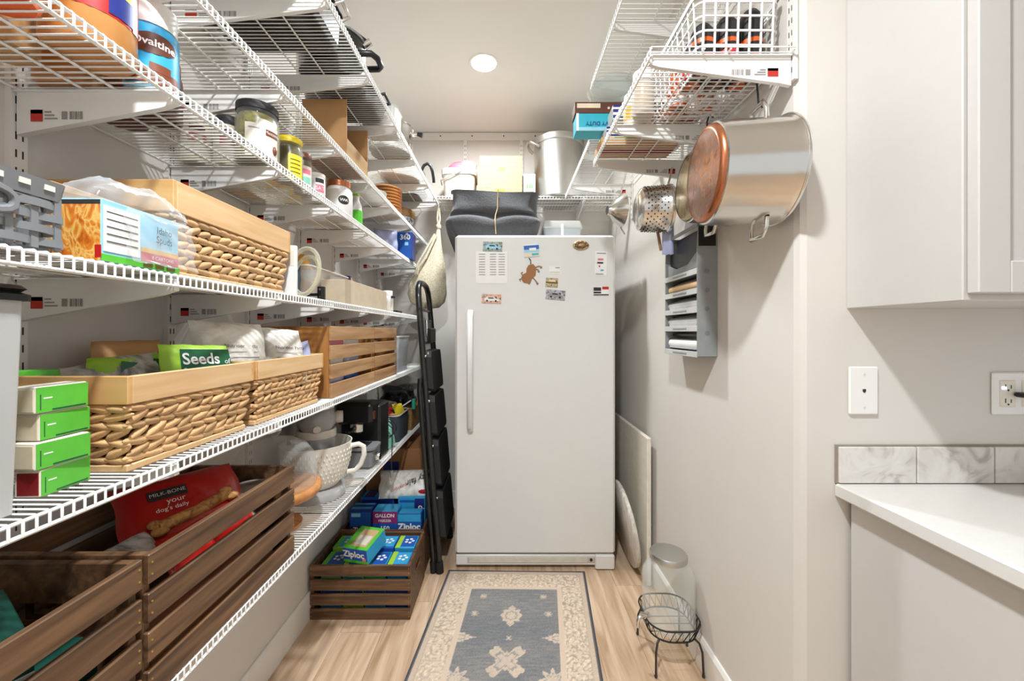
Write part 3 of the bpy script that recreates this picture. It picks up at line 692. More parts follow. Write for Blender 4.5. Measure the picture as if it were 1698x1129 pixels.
basket('large woven basket with wooden rim behind the green boxes, holding seed bags', -.872, -.606, .630, .944, Z4, .158, .046, 7)
basket('woven basket with wooden rim against the honey crate, holding white pouches', -.872, -.606, .952, 1.300, Z4, .158, .046, 7)

# soft pouch: a pillow in a plane given by right and up vectors
def pouch(mb, c, right, up, W, H, T, seed=0, nu=14, nv=12, wr=.10, pinch=.0):
    rg = random.Random(seed); ph = [rg.uniform(0, 6.28) for _ in range(6)]
    c, right, up = Vector(c), Vector(right).normalized(), Vector(up).normalized(); n = right.cross(up).normalized()
    front, back = [], []
    for s, dst in ((1, front), (-1, back)):
        for j in range(nv+1):
            for i in range(nu+1):
                u, v = i/nu*2-1, j/nv*2-1
                th = T/2*max(0, (1-u**4))**.5*max(0, (1-v**4))**.5
                k = 1 + wr*math.sin(5*u+ph[0])*math.sin(4*v+ph[1]) + wr*.6*math.sin(11*u+7*v+ph[2])
                du = wr*.12*math.sin(6*v+ph[3])*W; bend = wr*.4*T*math.sin(2*u+ph[4])
                dst.append(c + right*(u*W/2*(1-pinch*max(0, v))+du) + up*(v*H/2 + wr*.05*H*math.sin(7*u+ph[5])) + n*(s*th*k + bend))
    b = len(mb.v); mb.v += [tuple(p) for p in front + back]; m = (nu+1)*(nv+1)
    for j in range(nv):
        for i in range(nu):
            a = j*(nu+1)+i; q = (a, a+1, a+nu+2, a+nu+1)
            mb.f.append(tuple(b+k for k in q)); mb.f.append(tuple(b+m+k for k in reversed(q)))
    ring = [i for i in range(nu+1)] + [j*(nu+1)+nu for j in range(1, nv+1)] + [nv*(nu+1)+i for i in reversed(range(nu))] + [j*(nu+1) for j in reversed(range(1, nv))]
    for q in range(len(ring)):
        a, d = ring[q], ring[(q+1) % len(ring)]; mb.f.append((b+a, b+m+a, b+m+d, b+d))
    return mb
def pouch_thing(name, label, cat, base, c, right, up, W, H, T, mat, seed=0, body='pouch_body', **kw):
    t = thing(name, label, cat, base); pouch(MB(), c, right, up, W, H, T, seed, **kw).build(body, mat, t, smooth=70)
    r, u = Vector(right).normalized(), Vector(up).normalized(); n = r.cross(u)
    t_fn = lambda du, dv, lift=.001: plane_fn(Vector(c) + r*du + u*dv + n*(T/2+lift), r, u)
    return t, t_fn
def blob(mb, c, rx, ry, rz, seed, amp=.15, nu=20, nv=14):
    rg = random.Random(seed); ph = [rg.uniform(0, 6.28) for _ in range(8)]; b = len(mb.v); mb.ell(c, rx, ry, rz, nu, nv)
    for i in range(b, len(mb.v)):
        p = Vector(mb.v[i]) - Vector(c); k = 1 + amp*(math.sin(p.x/rx*3+ph[0])*math.sin(p.y/ry*4+ph[1]) + .6*math.sin(p.z/rz*5+p.x/rx*4+ph[2]) + .4*math.sin(p.y/ry*9+ph[3]+p.z/rz*6))
        mb.v[i] = tuple(Vector(c) + p*k)
    return mb

# ------------------------------------------------------------------ shelf of the potato carton
# grey plastic basket of snacks
t = thing('plastic_basket', 'grey plastic lattice basket at the left edge holding snack packets', 'basket', (-.73, .40, Z3))
bx0, bx1, by0, by1, bh = -.875, -.612, .27, .538, .094
MB().box(bx0+.006, bx1-.006, by0+.006, by1-.006, Z3, Z3+.006).build('base', 'greyplastic', t)
def lattice(fn, L):
    n = int(L/.026)
    for k in range(n+1):
        u = .003 + k*(L-.006)/n
        MB().loft([[fn(u-.004, 0, .004), fn(u+.004, 0, .004), fn(u+.004, .003, .004), fn(u-.004, .003, .004)], [fn(u-.004, 0, bh-.02), fn(u+.004, 0, bh-.02), fn(u+.004, .003, bh-.02), fn(u-.004, .003, bh-.02)]]).build('upright_strip', 'greyplastic', t)
    for r_ in range(4):
        z = .008 + r_*.0165; l0 = []
        for i in range(n*4+1):
            u = i/(n*4)*L; o = .0025*math.cos(i/4*math.pi + r_*math.pi) + .0015
            l0.append([fn(u, o-.001, z), fn(u, o+.002, z), fn(u, o+.002, z+.010), fn(u, o-.001, z+.010)])
        MB().loft(l0).build('woven_strip', 'greyplastic', t)
lattice(lambda u, o, z: (bx1+o, by0+u, Z3+z), by1-by0); lattice(lambda u, o, z: (bx0+u, by1+o, Z3+z), bx1-bx0); lattice(lambda u, o, z: (bx0-o, by0+u, Z3+z), by1-by0)
rm = MB().loft([rrect(bx0-.004, bx1+.004, by0-.004, by1+.004, Z3+bh-.024, .01), rrect(bx0-.008, bx1+.008, by0-.008, by1+.008, Z3+bh, .012), rrect(bx0+.002, bx1-.002, by0+.002, by1-.002, Z3+bh, .008), rrect(bx0+.002, bx1-.002, by0+.002, by1-.002, Z3+bh-.024, .008)], False, False).build('rim', 'greyplastic', t)
for k in range(9): MB().box(bx1+.0045, bx1+.0072, by0+.03+k*.027, by0+.042+k*.027, Z3+bh-.013, Z3+bh-.006).build('rim_hole', 'offwhite', rm)
hd = []
for i in range(20):
    a = 2*math.pi*i/20; hd.append((bx1+.006, .43+.055*math.copysign(abs(math.cos(a))**.6, math.cos(a)), Z3+.055+.016*math.copysign(abs(math.sin(a))**.7, math.sin(a))))
MB().tube(hd, .005, 6, True).build('handle_opening', 'greyplastic', t, smooth=60)
t, f = pouch_thing('snack_packet', 'white and green snack packet poking out of the grey plastic basket', 'packet', (-.70, .45, Z3+.02), (-.69, .435, Z3+.075), (.35, 1, -.15), (-.3, .1, 1), .15, .11, .05, 'whitebag', 3)
for dv in (-.01, .03): MB().ell(f(.02, dv, .001)(0, 0), .006, .03, .010, 10, 6).build('green_print', 'green', t, smooth=60)
t, f = pouch_thing('snack_packet', 'orange and red crisp packet at the left edge above the grey basket', 'packet', (-.69, .345, Z3+.02), (-.69, .345, Z3+.10), (.2, 1, 0), (-.15, 0, 1), .10, .14, .05, 'orange', 5)
t2 = MB().ell(f(.02, .0)(0, 0), .004, .02, .02, 10, 6).build('red_print', 'red', t, smooth=60)
t, f = pouch_thing('snack_packet', 'plain white packet lying over the back of the grey basket', 'packet', (-.79, .46, Z3+.02), (-.79, .47, Z3+.085), (.8, .6, -.1), (-.5, .6, .5), .15, .10, .04, 'whitebag', 8)
# potato carton
c = Carton('food_carton', 'pale blue carton pack of shredded potatoes wrapped in clear film', 'food carton', (-.640, .655, Z3+.001), (.074, .138, .093), 'skyblue')
c.panel('-y', .02, .98, .0, .90, 'hashbrown', 'potato_picture'); c.panel('-y', .02, .98, .90, .97, 'ink'); c.panel('-y', .88, 1.0, .05, .25, 'red')
c.panel('+x', .02, .44, .16, .90, 'white', 'facts_panel'); c.panel('+x', .0, 1, 0, .11, 'green'); c.panel('+x', .46, .98, .12, .28, 'inkred', 'red_banner'); c.panel('+x', .46, .98, .28, .36, 'mustard')
for k in range(5): c.panel('+x', .05, .41, .80-.12*k, .812-.12*k, 'ink', 'printed_line')
for k in range(3): c.panel('+x', .48+.16*k, .60+.16*k, .02, .1, 'olive', 'vegetable_print')
c.text('+x', .76, .72, .017, 'Idaho', 'ink', sx=.8); c.text('+x', .76, .55, .017, 'Spuds', 'ink', sx=.8); c.text('+x', .74, .2, .008, '8 CARTONS', 'white')
fm = MB(); pouch(fm, (-.64, .665, Z3+.105), (.15, 1, 0), (-1, .1, .25), .15, .085, .055, 21, 18, 14, .22)
fm.build('plastic_film', 'film', c.t, smooth=60)
fm = MB(); pouch(fm, (-.596, .685, Z3+.05), (0, 1, 0), (-.1, 0, 1), .13, .085, .012, 25, 16, 12, .3); fm.build('plastic_film', 'film', c.t, smooth=60)
c = Carton('cardboard_sleeve', 'brown cardboard sleeve standing behind the potato carton', 'box', (-.742, .66, Z3+.001), (.075, .10, .128), 'card', 0); c.panel('-y', .1, .9, .05, .9, 'card_l'); c.panel('top', .05, .95, .05, .95, 'card_d')
# clear ring, clamp and sheet
t = thing('clear_hose', 'coiled clear plastic hose standing behind the woven basket', 'hose', (-.66, 1.22, Z3))
hc = (-.63, 1.23, Z3+.083)
MB().tube([(hc[0]-.004+.055*math.cos(a)*.85, hc[1]+.02*math.sin(a), hc[2]+.076*math.sin(a)) for a in [2*math.pi*i/28 for i in range(28)]], .0065, 8, True).build('outer_coil', 'amberglass', t, smooth=60)
MB().tube([(hc[0]-.01+.045*math.cos(a)*.85, hc[1]+.025+.02*math.sin(a), hc[2]-.008+.062*math.sin(a)) for a in [2*math.pi*i/28 for i in range(28)]], .006, 8, True).build('inner_coil', 'amberglass', t, smooth=60)
MB().box(hc[0]-.055, hc[0]-.042, 1.222, 1.238, Z3+.05, Z3+.12, .003).build('connector', 'greymetal', t)
t = thing('bar_clamp', 'small black clamp lying on shelf in front of the tan box', 'clamp', (-.66, 1.36, Z3))
MB().box(-.73, -.64, 1.34, 1.352, Z3+.016, Z3+.026, .002).build('bar', 'blackmetal', t); 
b = MB().loft([rrect(-.646, -.624, 1.335, 1.357, Z3+.001, .006), rrect(-.646, -.624, 1.335, 1.357, Z3+.048, .006)]).build('jaw', 'blackplastic', t, smooth=40)
for zz in (.012, .038): MB().lathe([(.004, 0), (.004, -.002)], (-.635, 1.335, Z3+zz), 10, 'y').build('rivet', 'steel', b)
c = Carton('white_packet', 'thin white packet tucked between woven basket and hose', 'packet', (-.655, 1.168, Z3), (.06, .012, .150), 'white', R(8)); c.panel('-y', .1, .9, .6, .9, 'offwhite')
pouch_thing('glass_pouch', 'bluish pouch half hidden behind the coiled hose', 'packet', (-.72, 1.27, Z3), (-.715, 1.275, Z3+.062), (1, .1, 0), (0, 0, 1), .09, .12, .03, 'slate', 4)
c = Carton('storage_box', 'long tan cardboard box with grey corner strip on the shelf', 'box', (-.672, 1.775, Z3), (.104, .49, .098), 'beigebox'); c.panel('-y', .90, 1.0, 0, 1, 'beigebox_d'); c.panel('+x', 0, .06, 0, 1, 'beigebox_d'); c.panel('top', .06, .94, .02, .98, 'card_d', 'open_top')
t = thing('plastic_bin', 'frosted plastic bin with orange contents behind the tan box', 'bin', (-.80, 1.62, Z3))
MB().loft([rrect(-.875, -.735, 1.46, 1.80, Z3, .02), rrect(-.885, -.728, 1.45, 1.81, Z3+.135, .02), rrect(-.887, -.726, 1.448, 1.812, Z3+.14, .02)], True, False).build('bin_shell', 'clearbin', t, smooth=40)
MB().box(-.86, -.75, 1.48, 1.78, Z3+.006, Z3+.09, .01).build('contents', 'peanut', t)
MB().tube(rrect(-.887, -.726, 1.448, 1.812, Z3+.14, .02), .003, 6, True).build('rim', 'white', t, smooth=60)
t = tag(MB().prism([(1.44, Z3+.14), (1.56, Z3+.14), (1.50, Z3+.19)], 'x', -.84, -.77).build('cheese_wedge_tool', 'mustard'), 'mustard yellow wedge lying on top of the frosted bin', 'wedge')
for k, (m, wd) in enumerate((('navy', .016), ('cream', .014), ('pink', .012), ('choc', .014), ('white', .014), ('card', .012))):
    y = 1.835 + k*.019; l = ['blue spined', 'cream', 'pink', 'brown', 'white', 'tan'][k]
    c = Carton('booklet', '%s thin packet standing in the row behind the tan box' % l, 'packet', (-.785, y+.008, Z3), (.10, wd*.9, .155-.006*k), m, group='packets standing behind the tan box'); c.panel('+x', .1, .9, .6, .8, 'white')
t = jar('canister', 'small white canister with black spout beyond the tan box', 'canister', -.64, 2.10, Z3, .030, .112, 'white', 'white', .022, None, 'offwhite', (.1, .6))
MB().box(-.616, -.596, 2.08, 2.095, Z3+.072, Z3+.084, .002).build('spout', 'ink', t)
c = Carton('remote_control', 'flat black gadget lying near the far end of the potato carton shelf', 'gadget', (-.655, 2.27, Z3), (.07, .10, .015), 'blackplastic'); c.panel('top', .2, .8, .2, .8, 'slate')

# ------------------------------------------------------------------ shelf of the green boxes
t = thing('storage_canister', 'tall frosted plastic container with black lid at the left edge', 'container', (-.70, .425, Z4))
MB().loft([rrect(-.775, -.622, .36, .500, Z4, .008), rrect(-.780, -.616, .355, .505, Z4+.26, .008), rrect(-.780, -.616, .355, .505, Z4+.27, .008)]).build('container_wall', 'frost', t, smooth=40)
MB().loft([rrect(-.786, -.610, .349, .511, Z4+.268, .01), rrect(-.786, -.610, .349, .511, Z4+.276, .01), rrect(-.780, -.616, .355, .505, Z4+.279, .01), rrect(-.784, -.612, .351, .509, Z4+.283, .01), rrect(-.780, -.616, .355, .505, Z4+.288, .01)]).build('lid', 'blackplastic', t, smooth=40)
MB().loft([rrect(-.765, -.630, .37, .49, Z4+.005, .01), rrect(-.765, -.630, .37, .49, Z4+.08, .01), rrect(-.765, -.66, .37, .49, Z4+.15, .01), rrect(-.765, -.70, .37, .46, Z4+.2, .01)]).build('contents', 'peanut', t, smooth=40)
yo = [(0, 0), (.002, -.006), (-.001, .004), (.004, .006)]
wh = ['bottom', 'second from bottom', 'third from bottom', 'top']
for k in range(4):
    c = Carton('snack_box', 'small bright green box, %s in the stack of four' % wh[k], 'box', (-.664+(0, .003, -.004, -.002)[k], .578+(.0, -.004, .003, -.002)[k], Z4+k*.0385), (.034, .068, .0375), 'offwhite', R((3, -3, 2, 0)[k]), 'stack of four green boxes')
    c.panel('+x', .02, 1, .02, .96, 'green', 'green_face'); c.panel('+x', .08, .10, .12, .7, 'dgreen'); c.panel('+x', .14, .30, .52, .57, 'white', 'printed_line'); c.panel('+x', .3, .95, .06, .12, 'dgreen')
    c.panel('-y', .15, .95, .08, .9, 'darkred' if k == 0 else 'cream', 'end_picture')
# pouches in the big basket
t, f = pouch_thing('seed_pouch', 'bright green pouch with dark panel standing in the large woven basket', 'pouch', (-.66, .86, Z4+.02), (-.665, .85, Z4+.14), (.28, 1, -.05), (-.25, .1, 1), .145, .125, .035, 'lime', 11)
n_ = Vector((.28, 1, -.05)).normalized()
pb = f(.004, .012, .0008); MB().loft([[pb(a, b) for a, b in ((-.052, -.03), (.060, -.03), (.056, .036), (-.048, .036))], [f(.004, .012, .0016)(a, b) for a, b in ((-.052, -.03), (.060, -.03), (.056, .036), (-.048, .036))]]).build('dark_panel', 'dgreen', t)
text_on('Seeds', .034, f(-.004, .026, .003), 'white', t, local=False, bold=.02); text_on('of', .016, f(.052, .020, .003), 'white', t, local=False); text_on('& ', .022, f(-.036, .0, .003), 'white', t, local=False)
t, f = pouch_thing('seed_pouch', 'green pouch with dark patches leaning behind in the large woven basket', 'pouch', (-.72, .80, Z4+.02), (-.735, .80, Z4+.125), (.45, 1, .05), (-.25, .1, 1), .16, .12, .035, 'lime', 12)
for a in (-.03, .02): MB().loft([[f(a, .02, .0008)(p, q) for p, q in ((-.016, -.03), (.018, -.03), (.016, .02), (-.008, .026))], [f(a, .02, .0016)(p, q) for p, q in ((-.016, -.03), (.018, -.03), (.016, .02), (-.008, .026))]]).build('dark_patch', 'dgreen', t)
pouch_thing('grey_pouch', 'folded silver grey pouch lying in the large woven basket', 'pouch', (-.75, .73, Z4+.02), (-.765, .755, Z4+.13), (.7, 1, .25), (-.5, .3, .8), .17, .10, .05, 'silverbag', 14)
t = jar('sauce_bottle', 'cream bottle with bright green lid lying at left in the basket', 'bottle', -.79, .665, Z4+.06, .026, .105, 'cream', 'green', .02, .024, 'offwhite', (.3, .8))
pouch_thing('brown_pouch', 'brown paper pouch at the back of the large woven basket', 'pouch', (-.80, .86, Z4+.02), (-.82, .86, Z4+.14), (.1, 1, 0), (-.1, 0, 1), .14, .14, .04, 'card', 15)
for k, (cx, cy, cz, W, H, rt, sd) in enumerate(((-.71, 1.02, Z4+.185, .17, .15, (.55, 1, -.06), 31), (-.665, 1.17, Z4+.175, .12, .14, (.75, 1, -.1), 32))):
    t, f = pouch_thing('white_pouch', ['wide white food pouch with printed facts in the second woven basket', 'narrower white food pouch beside the honey crate in the woven basket'][k], 'pouch', (cx, cy, Z4+.02), (cx, cy, cz-.02), rt, (-.22, .08, 1), W, H+.03, .05, 'whitebag', sd)
    text_on('Nutrition Facts', .013, f(.01, .022, .004), 'ink', t, local=False)
    for j in range(3): MB().loft([[f(.01, .006-.014*j, .003)(p, q) for p, q in ((-.04, 0), (.04, 0), (.04, .0016), (-.04, .0016))], [f(.01, .006-.014*j, .0036)(p, q) for p, q in ((-.04, 0), (.04, 0), (.04, .0016), (-.04, .0016))]]).build('printed_line', 'inkgrey', t)
pouch_thing('wrapper', 'crumpled lilac and white wrapper at the right of the second basket', 'wrapper', (-.66, 1.25, Z4+.03), (-.66, 1.255, Z4+.15), (.7, 1, .3), (-.3, .2, 1), .07, .09, .03, 'lilac', 34)
pouch_thing('wrapper', 'blue tinted clear wrapper roll above the second basket', 'wrapper', (-.74, 1.27, Z4+.03), (-.75, 1.27, Z4+.185), (.5, 1, .05), (-.2, .2, 1), .10, .05, .04, 'lilac', 36)
# things inside the honey crates, seen through the gaps
for k in range(3):
    for j in range(2):
        mt = ['lilac', 'blue', 'white', 'lilac', 'pink', 'white'][k*2+j]; nm_ = ['lilac', 'blue', 'plain white', 'pale lilac', 'pink', 'white'][k*2+j]
        pouch_thing('craft_packet', nm_ + ' packet seen through the gaps of the longer honey crate', 'packet', (-.64, 1.43+.16*j, Z4+.03+k*.066), (-.634, 1.445+.15*j, Z4+.060+k*.066), (0, 1, 0), (0, 0, 1), .14, .058, .022, mt, 40+k*2+j)
t = thing('plastic_tub', 'clear plastic tub at the far end of the green box shelf', 'tub', (-.69, 2.32, Z4))
MB().loft([rrect(-.78, -.615, 2.2, 2.42, Z4, .02), rrect(-.79, -.605, 2.19, 2.43, Z4+.2, .02)], True, False).build('tub_shell', 'clearbin2', t, smooth=40); MB().tube(rrect(-.79, -.605, 2.19, 2.43, Z4+.2, .02), .004, 6, True).build('rim', 'white', t, smooth=60)
MB().box(-.77, -.63, 2.22, 2.40, Z4+.006, Z4+.07, .02).build('contents', 'greyplastic', t)

# ------------------------------------------------------------------ lowest shelf
c = Carton('paper_carton', 'dark green flat carton tilted in the nearest dark crate', 'carton', (-.747, .455, Z5+.172), (.165, .235, .045), 'bottlegreen', R(-30), None, R(3), R(6)); 
for k in range(4): c.panel('top', .12+.06*k, .14+.06*k, .05, .42, 'white', 'printed_line')
c.panel('+x', 0, 1, .0, .12, 'white')
c = Carton('paper_carton', 'dark green carton lying flat at the bottom of the nearest dark crate', 'carton', (GX, .42, Z5+.0085), (.24, .36, .145), 'bottlegreen'); c.panel('+x', .1, .9, .3, .5, 'white')
c = Carton('treat_carton', 'brown carton lying on the bottom of the treat crate', 'carton', (GX, .86, Z5+.0085), (.25, .36, .085), 'card_d', bev=.003); c.panel('top', .1, .9, .1, .9, 'brown')
t, f = pouch_thing('treat_pouch', 'shiny red dog treat pouch with biscuit picture in dark crate', 'pouch', (-.72, .88, Z5+.095), (-.735, .905, Z5+.205), (.52, .75, .0), (-.62, .42, .66), .23, .20, .045, 'redpouch', 51)
bn = MB(); bc = f(.01, -.02, .004)
for a, b, r_ in ((-.07, -.022, .016), (.07, .012, .016), (-.075, -.004, .014), (.062, .03, .014)): bn.ell(bc(a, b), r_, r_, r_*.6, 10, 6)
bn.tube([bc(-.07, -.012), bc(0, 0), bc(.066, .02)], .013, 8); bn.build('biscuit_print', 'biscuit', t, smooth=60)
MB().loft([[f(-.03, .045, .001)(p, q) for p, q in ((-.035, -.012), (.035, -.012), (.035, .012), (-.035, .012))], [f(-.03, .045, .002)(p, q) for p, q in ((-.035, -.012), (.035, -.012), (.035, .012), (-.035, .012))]]).build('name_panel', 'ink', t)
text_on('MILK-BONE', .0125, f(-.03, .045, .004), 'wrappaper', t, local=False); text_on('your', .018, f(-.02, .022, .006), 'white', t, local=False); text_on("dog's daily", .014, f(-.03, .004, .007), 'white', t, local=False)
pouch_thing('silver_pouch', 'crumpled silver white pouch lying in front of the red pouch', 'pouch', (-.70, .74, Z5+.095), (-.735, .745, Z5+.165), (.3, 1, .1), (-.8, .3, .5), .14, .11, .04, 'silverbag', 53)
pouch_thing('treat_pouch', 'small red and brown pouch between silver pouch and crate slats', 'pouch', (-.64, .80, Z5+.095), (-.668, .83, Z5+.155), (.2, 1, .05), (-.5, .1, .8), .10, .10, .025, 'redpouch', 54)
t = thing('steel_tin', 'round silver tin with flat lid in the treat crate', 'tin', (-.672, 1.035, Z5+.096))
MB().lathe([(.05, 0), (.052, .004), (.052, .10)], (-.672, 1.035, Z5+.096), 32).build('tin_body', 'steel', t, smooth=40); MB().lathe([(.055, .098), (.055, .112), (.05, .116), (.049, .113), (0.002, .113)], (-.672, 1.035, Z5+.096), 32).build('lid', 'alu', t, smooth=40)
# cake stand with glass dome
kc = (-.733, 1.243)
t = thing('cake_stand', 'round wooden cake stand with a clear glass dome', 'cake stand', (kc[0], kc[1], Z5))
MB().lathe([(.075, 0), (.078, .012), (.03, .024), (.022, .05), (.03, .085), (.06, .1)], (kc[0], kc[1], Z5), 32).build('pedestal', 'boardwood', t, smooth=50)
MB().lathe([(.10, .098), (.127, .101), (.135, .113), (.135, .124), (.130, .130), (.002, .130)], (kc[0], kc[1], Z5), 48).build('wooden_plate', 'boardwood', t, smooth=40)
dm = MB().lathe([(.118, .132), (.119, .19), (.113, .225), (.09, .256), (.056, .276), (.02, .282), (.012, .285)], (kc[0], kc[1], Z5), 48, cap0=False, cap1=False).build('glass_dome', 'domeglass', t, smooth=60)
MB().lathe([(.006, .284), (.010, .290), (.018, .300), (.018, .31), (.008, .318)], (kc[0], kc[1], Z5), 20).build('dome_knob', 'glass', dm, smooth=60)
# stand mixer
mx, my = -.742, 1.536
t = thing('stand_mixer', 'grey stand mixer with a white patterned ceramic bowl', 'mixer', (mx, my, Z5), R(-65))
MB().loft([rrect(-.165, .15, -.095, .095, 0, .09, 6), rrect(-.165, .155, -.10, .10, .012, .095, 6), rrect(-.16, .15, -.095, .095, .028, .09, 6), rrect(-.155, .13, -.085, .085, .036, .08, 6)]).build('base', 'mixer_l', t, True, 40)
MB().loft([rrect(-.155, -.08, -.06, .06, .034, .03), rrect(-.155, -.095, -.05, .05, .12, .028), rrect(-.155, -.09, -.055, .055, .24, .028)]).build('column', 'mixer', t, True, 50)
hp = []
for xx, rw, zc, rh in ((-.17, .02, .285, .02), (-.155, .05, .283, .045), (-.11, .066, .282, .058), (-.02, .07, .283, .062), (.05, .068, .283, .062), (.095, .055, .284, .055), (.118, .03, .285, .035), (.124, .01, .285, .012)):
    hp.append([(xx, rw*math.cos(2*math.pi*j/20), zc + rh*math.sin(2*math.pi*j/20)) for j in range(20)])
MB().loft(hp).build('motor_head', 'mixer', t, True, 60)
MB().lathe([(.060, .168), (.066, .178), (.066, .235), (.06, .25)], (.045, 0, 0), 32).build('planetary_housing', 'mixer', t, True, 50)
MB().lathe([(.068, .222), (.0685, .226), (.0685, .246), (.068, .25)], (.045, 0, 0), 32).build('trim_band', 'band', t, True, 50)
MB().tube([(.045, 0, .17), (.045, 0, .09)], .006, 8).build('beater_shaft', 'steel', t, True, 60)
kb = MB().lathe([(.022, 0), (.024, -.02), (.02, -.028)], (.03, .092, .285), 20, 'y').build('speed_knob', 'band', t, True, 50)
k2 = MB().lathe([(.013, 0), (.015, .016), (.011, .022)], (.105, 0, .262), 16, 'x').build('hub_knob', 'band', t, True, 50)
MB().loft([rrect(.03, .075, -.098, -.062, .205, .012), rrect(.03, .075, -.098, -.062, .225, .012)]).build('lock_lever', 'slate', t, True, 50)
bw = MB().lathe([(.062, .037), (.075, .040), (.102, .075), (.118, .13), (.124, .196), (.1255, .200), (.121, .200), (.114, .13), (.098, .078), (.07, .046), (.002, .045)], (.045, 0, 0), 56).build('bowl', 'ceramic', t, True, 40)
bm = MB()
for r_ in range(7):
    zz = .072 + r_*.017; rr = .1 + (zz-.072)/.124*.0235 + .006*math.sin((zz-.07)/.13*math.pi)
    for k in range(44):
        a = 2*math.pi*(k + .5*(r_ % 2))/44; bm.ell((.045+rr*math.cos(a), rr*math.sin(a), zz), .0032, .0032, .0066, 5, 4)
bo = bm.build('raised_pattern', 'ceramic', bw, True, 80); bo['kind'] = 'stuff'
ha = R(78); hr = lambda r_, z: (.045 + r_*math.cos(ha), r_*math.sin(ha), z)
MB().tube([hr(.122, .178), hr(.150, .182), hr(.168, .172), hr(.170, .140), hr(.158, .105), hr(.138, .082), hr(.108, .078)], .0095, 10).build('bowl_handle', 'ceramic', bw, True, 60)
# espresso machine
t = thing('espresso_machine', 'black espresso machine with grey drip tray on lowest shelf', 'coffee machine', (-.705, 1.90, Z5))
ex0, ex1, ey0, ey1 = -.80, -.61, 1.775, 2.03
MB().box(ex0, ex1, ey0+.11, ey1, Z5, Z5+.27, .012).build('body', 'blackplastic', t, smooth=40)
MB().box(ex0, ex1, ey0-.01, ey0+.12, Z5, Z5+.085, .01).build('drip_base', 'greyplastic', t, smooth=40)
MB().loft([rrect(ex0-.002, ex1+.012, ey0-.02, ey0+.11, Z5+.085, .03), rrect(ex0-.002, ex1+.012, ey0-.02, ey0+.11, Z5+.095, .03)]).build('drip_tray', 'greyplastic', t, smooth=40)
MB().box(ex0+.03, ex1-.03, ey0-.005, ey0+.09, Z5+.094, Z5+.0975).build('tray_grid', 'ink', t)
hd = MB().box(ex0+.01, ex1-.01, ey0+.02, ey0+.14, Z5+.19, Z5+.29, .014).build('brew_head', 'blackplastic', t, smooth=40)
MB().lathe([(.03, 0), (.03, -.045), (.02, -.055)], (-.70, ey0+.06, Z5+.20), 20).build('portafilter_ring', 'steel', hd, smooth=40)
MB().box(-.712, -.690, ey0-.05, ey0+.03, Z5+.165, Z5+.183, .006).build('portafilter_handle', 'blackplastic', hd, smooth=40)
MB().box(ex1-.0105, ex1-.004, ey0+.04, ey0+.06, Z5+.215, Z5+.25).build('copper_badge', 'copperrim', hd)
MB().lathe([(.018, 0), (.02, .012), (.016, .026)], (ex1-.002, ey0+.04, Z5+.045), 16, 'x').build('steam_knob', 'steel', t, smooth=50)
# mint hand mixer and cord
t = thing('hand_mixer', 'mint green handheld appliance standing beside the espresso machine', 'hand mixer', (-.645, 2.085, Z5))
pts = [(-.645, 2.085, Z5+.002), (-.648, 2.085, Z5+.03), (-.648, 2.09, Z5+.075), (-.652, 2.10, Z5+.12), (-.660, 2.105, Z5+.16), (-.664, 2.11, Z5+.178)]
MB().tube(pts, .03, 16, rs=[.030, .034, .036, .034, .024, .008]).build('housing', 'mint', t, smooth=70)
MB().tube([(-.62, 2.06, Z5+.10), (-.602, 2.07, Z5+.07), (-.602, 2.09, Z5+.03), (-.615, 2.095, Z5+.015)], .007, 8).build('grip', 'mint', t, smooth=60)
t = thing('looped_cable', 'black power cord looped around mint appliance and dangling off the shelf', 'cord', (-.6, 2.06, Z5))
lp = []
for i in range(44):
    a = i*.5; lp.append((-.63 + .036*math.cos(a) + i*.0005, 2.045 + .02*math.sin(a*.7), Z5+.105 + .045*math.sin(a)+.0005*i))
MB().tube(lp, .0022, 5).build('loops', 'blackrubber', t, smooth=60)
MB().tube([lp[-1], (-.592, 2.03, Z5+.12), (-.585, 2.0, Z5+.05), (-.58, 1.97, Z5-.03), (-.575, 1.955, Z5-.075)], .0024, 6).build('lead', 'blackrubber', t, smooth=60)
pg = MB().tube([(-.575, 1.955, Z5-.072), (-.572, 1.95, Z5-.105)], .007, 8).build('plug', 'greyplastic', t, smooth=50)
for s in (-.003, .003): MB().box(-.572+s-.0008, -.572+s+.0008, 1.947, 1.952, Z5-.122, Z5-.104).build('prong', 'gold', pg)
# grey fabric bin of kitchen oddments
t = thing('fabric_bin', 'dark slate fabric bin of colourful oddments on lowest shelf', 'bin', (-.72, 2.30, Z5))
q0, q1, r0, r1 = -.845, -.603, 2.185, 2.42
MB().loft([rrect(q0+.004, q1-.004, r0+.004, r1-.004, Z5, .03), rrect(q0, q1, r0, r1, Z5+.148, .03), rrect(q0+.008, q1-.008, r0+.008, r1-.008, Z5+.148, .028), rrect(q0+.012, q1-.012, r0+.012, r1-.012, Z5+.02, .028)], True, True).build('bin_wall', 'slate', t, smooth=40)
MB().tube(rrect(q0, q1, r0, r1, Z5+.148, .03), .004, 6, True).build('rim_trim', 'band', t, smooth=60)
for k, (a, b, cz) in enumerate(((-.70, 2.23, .155), (-.665, 2.225, .15), (-.685, 2.26, .17))):
    tag(blob(MB(), (a, b, Z5+cz), .022, .022, .02, k, .08, 14, 10).build('red_bow', 'red', None, smooth=70), ['red bow at the left among the oddments in the slate bin', 'red bow nearest the rim of the slate bin', 'topmost red bow in the slate bin'][k], 'bow', 'red bows in the slate bin')
pouch_thing('yellow_packet', 'yellow and green packet leaning in the slate bin', 'packet', (-.63, 2.34, Z5+.06), (-.635, 2.31, Z5+.155), (.4, 1, -.1), (-.3, -.2, 1), .09, .09, .02, 'yellow', 61)
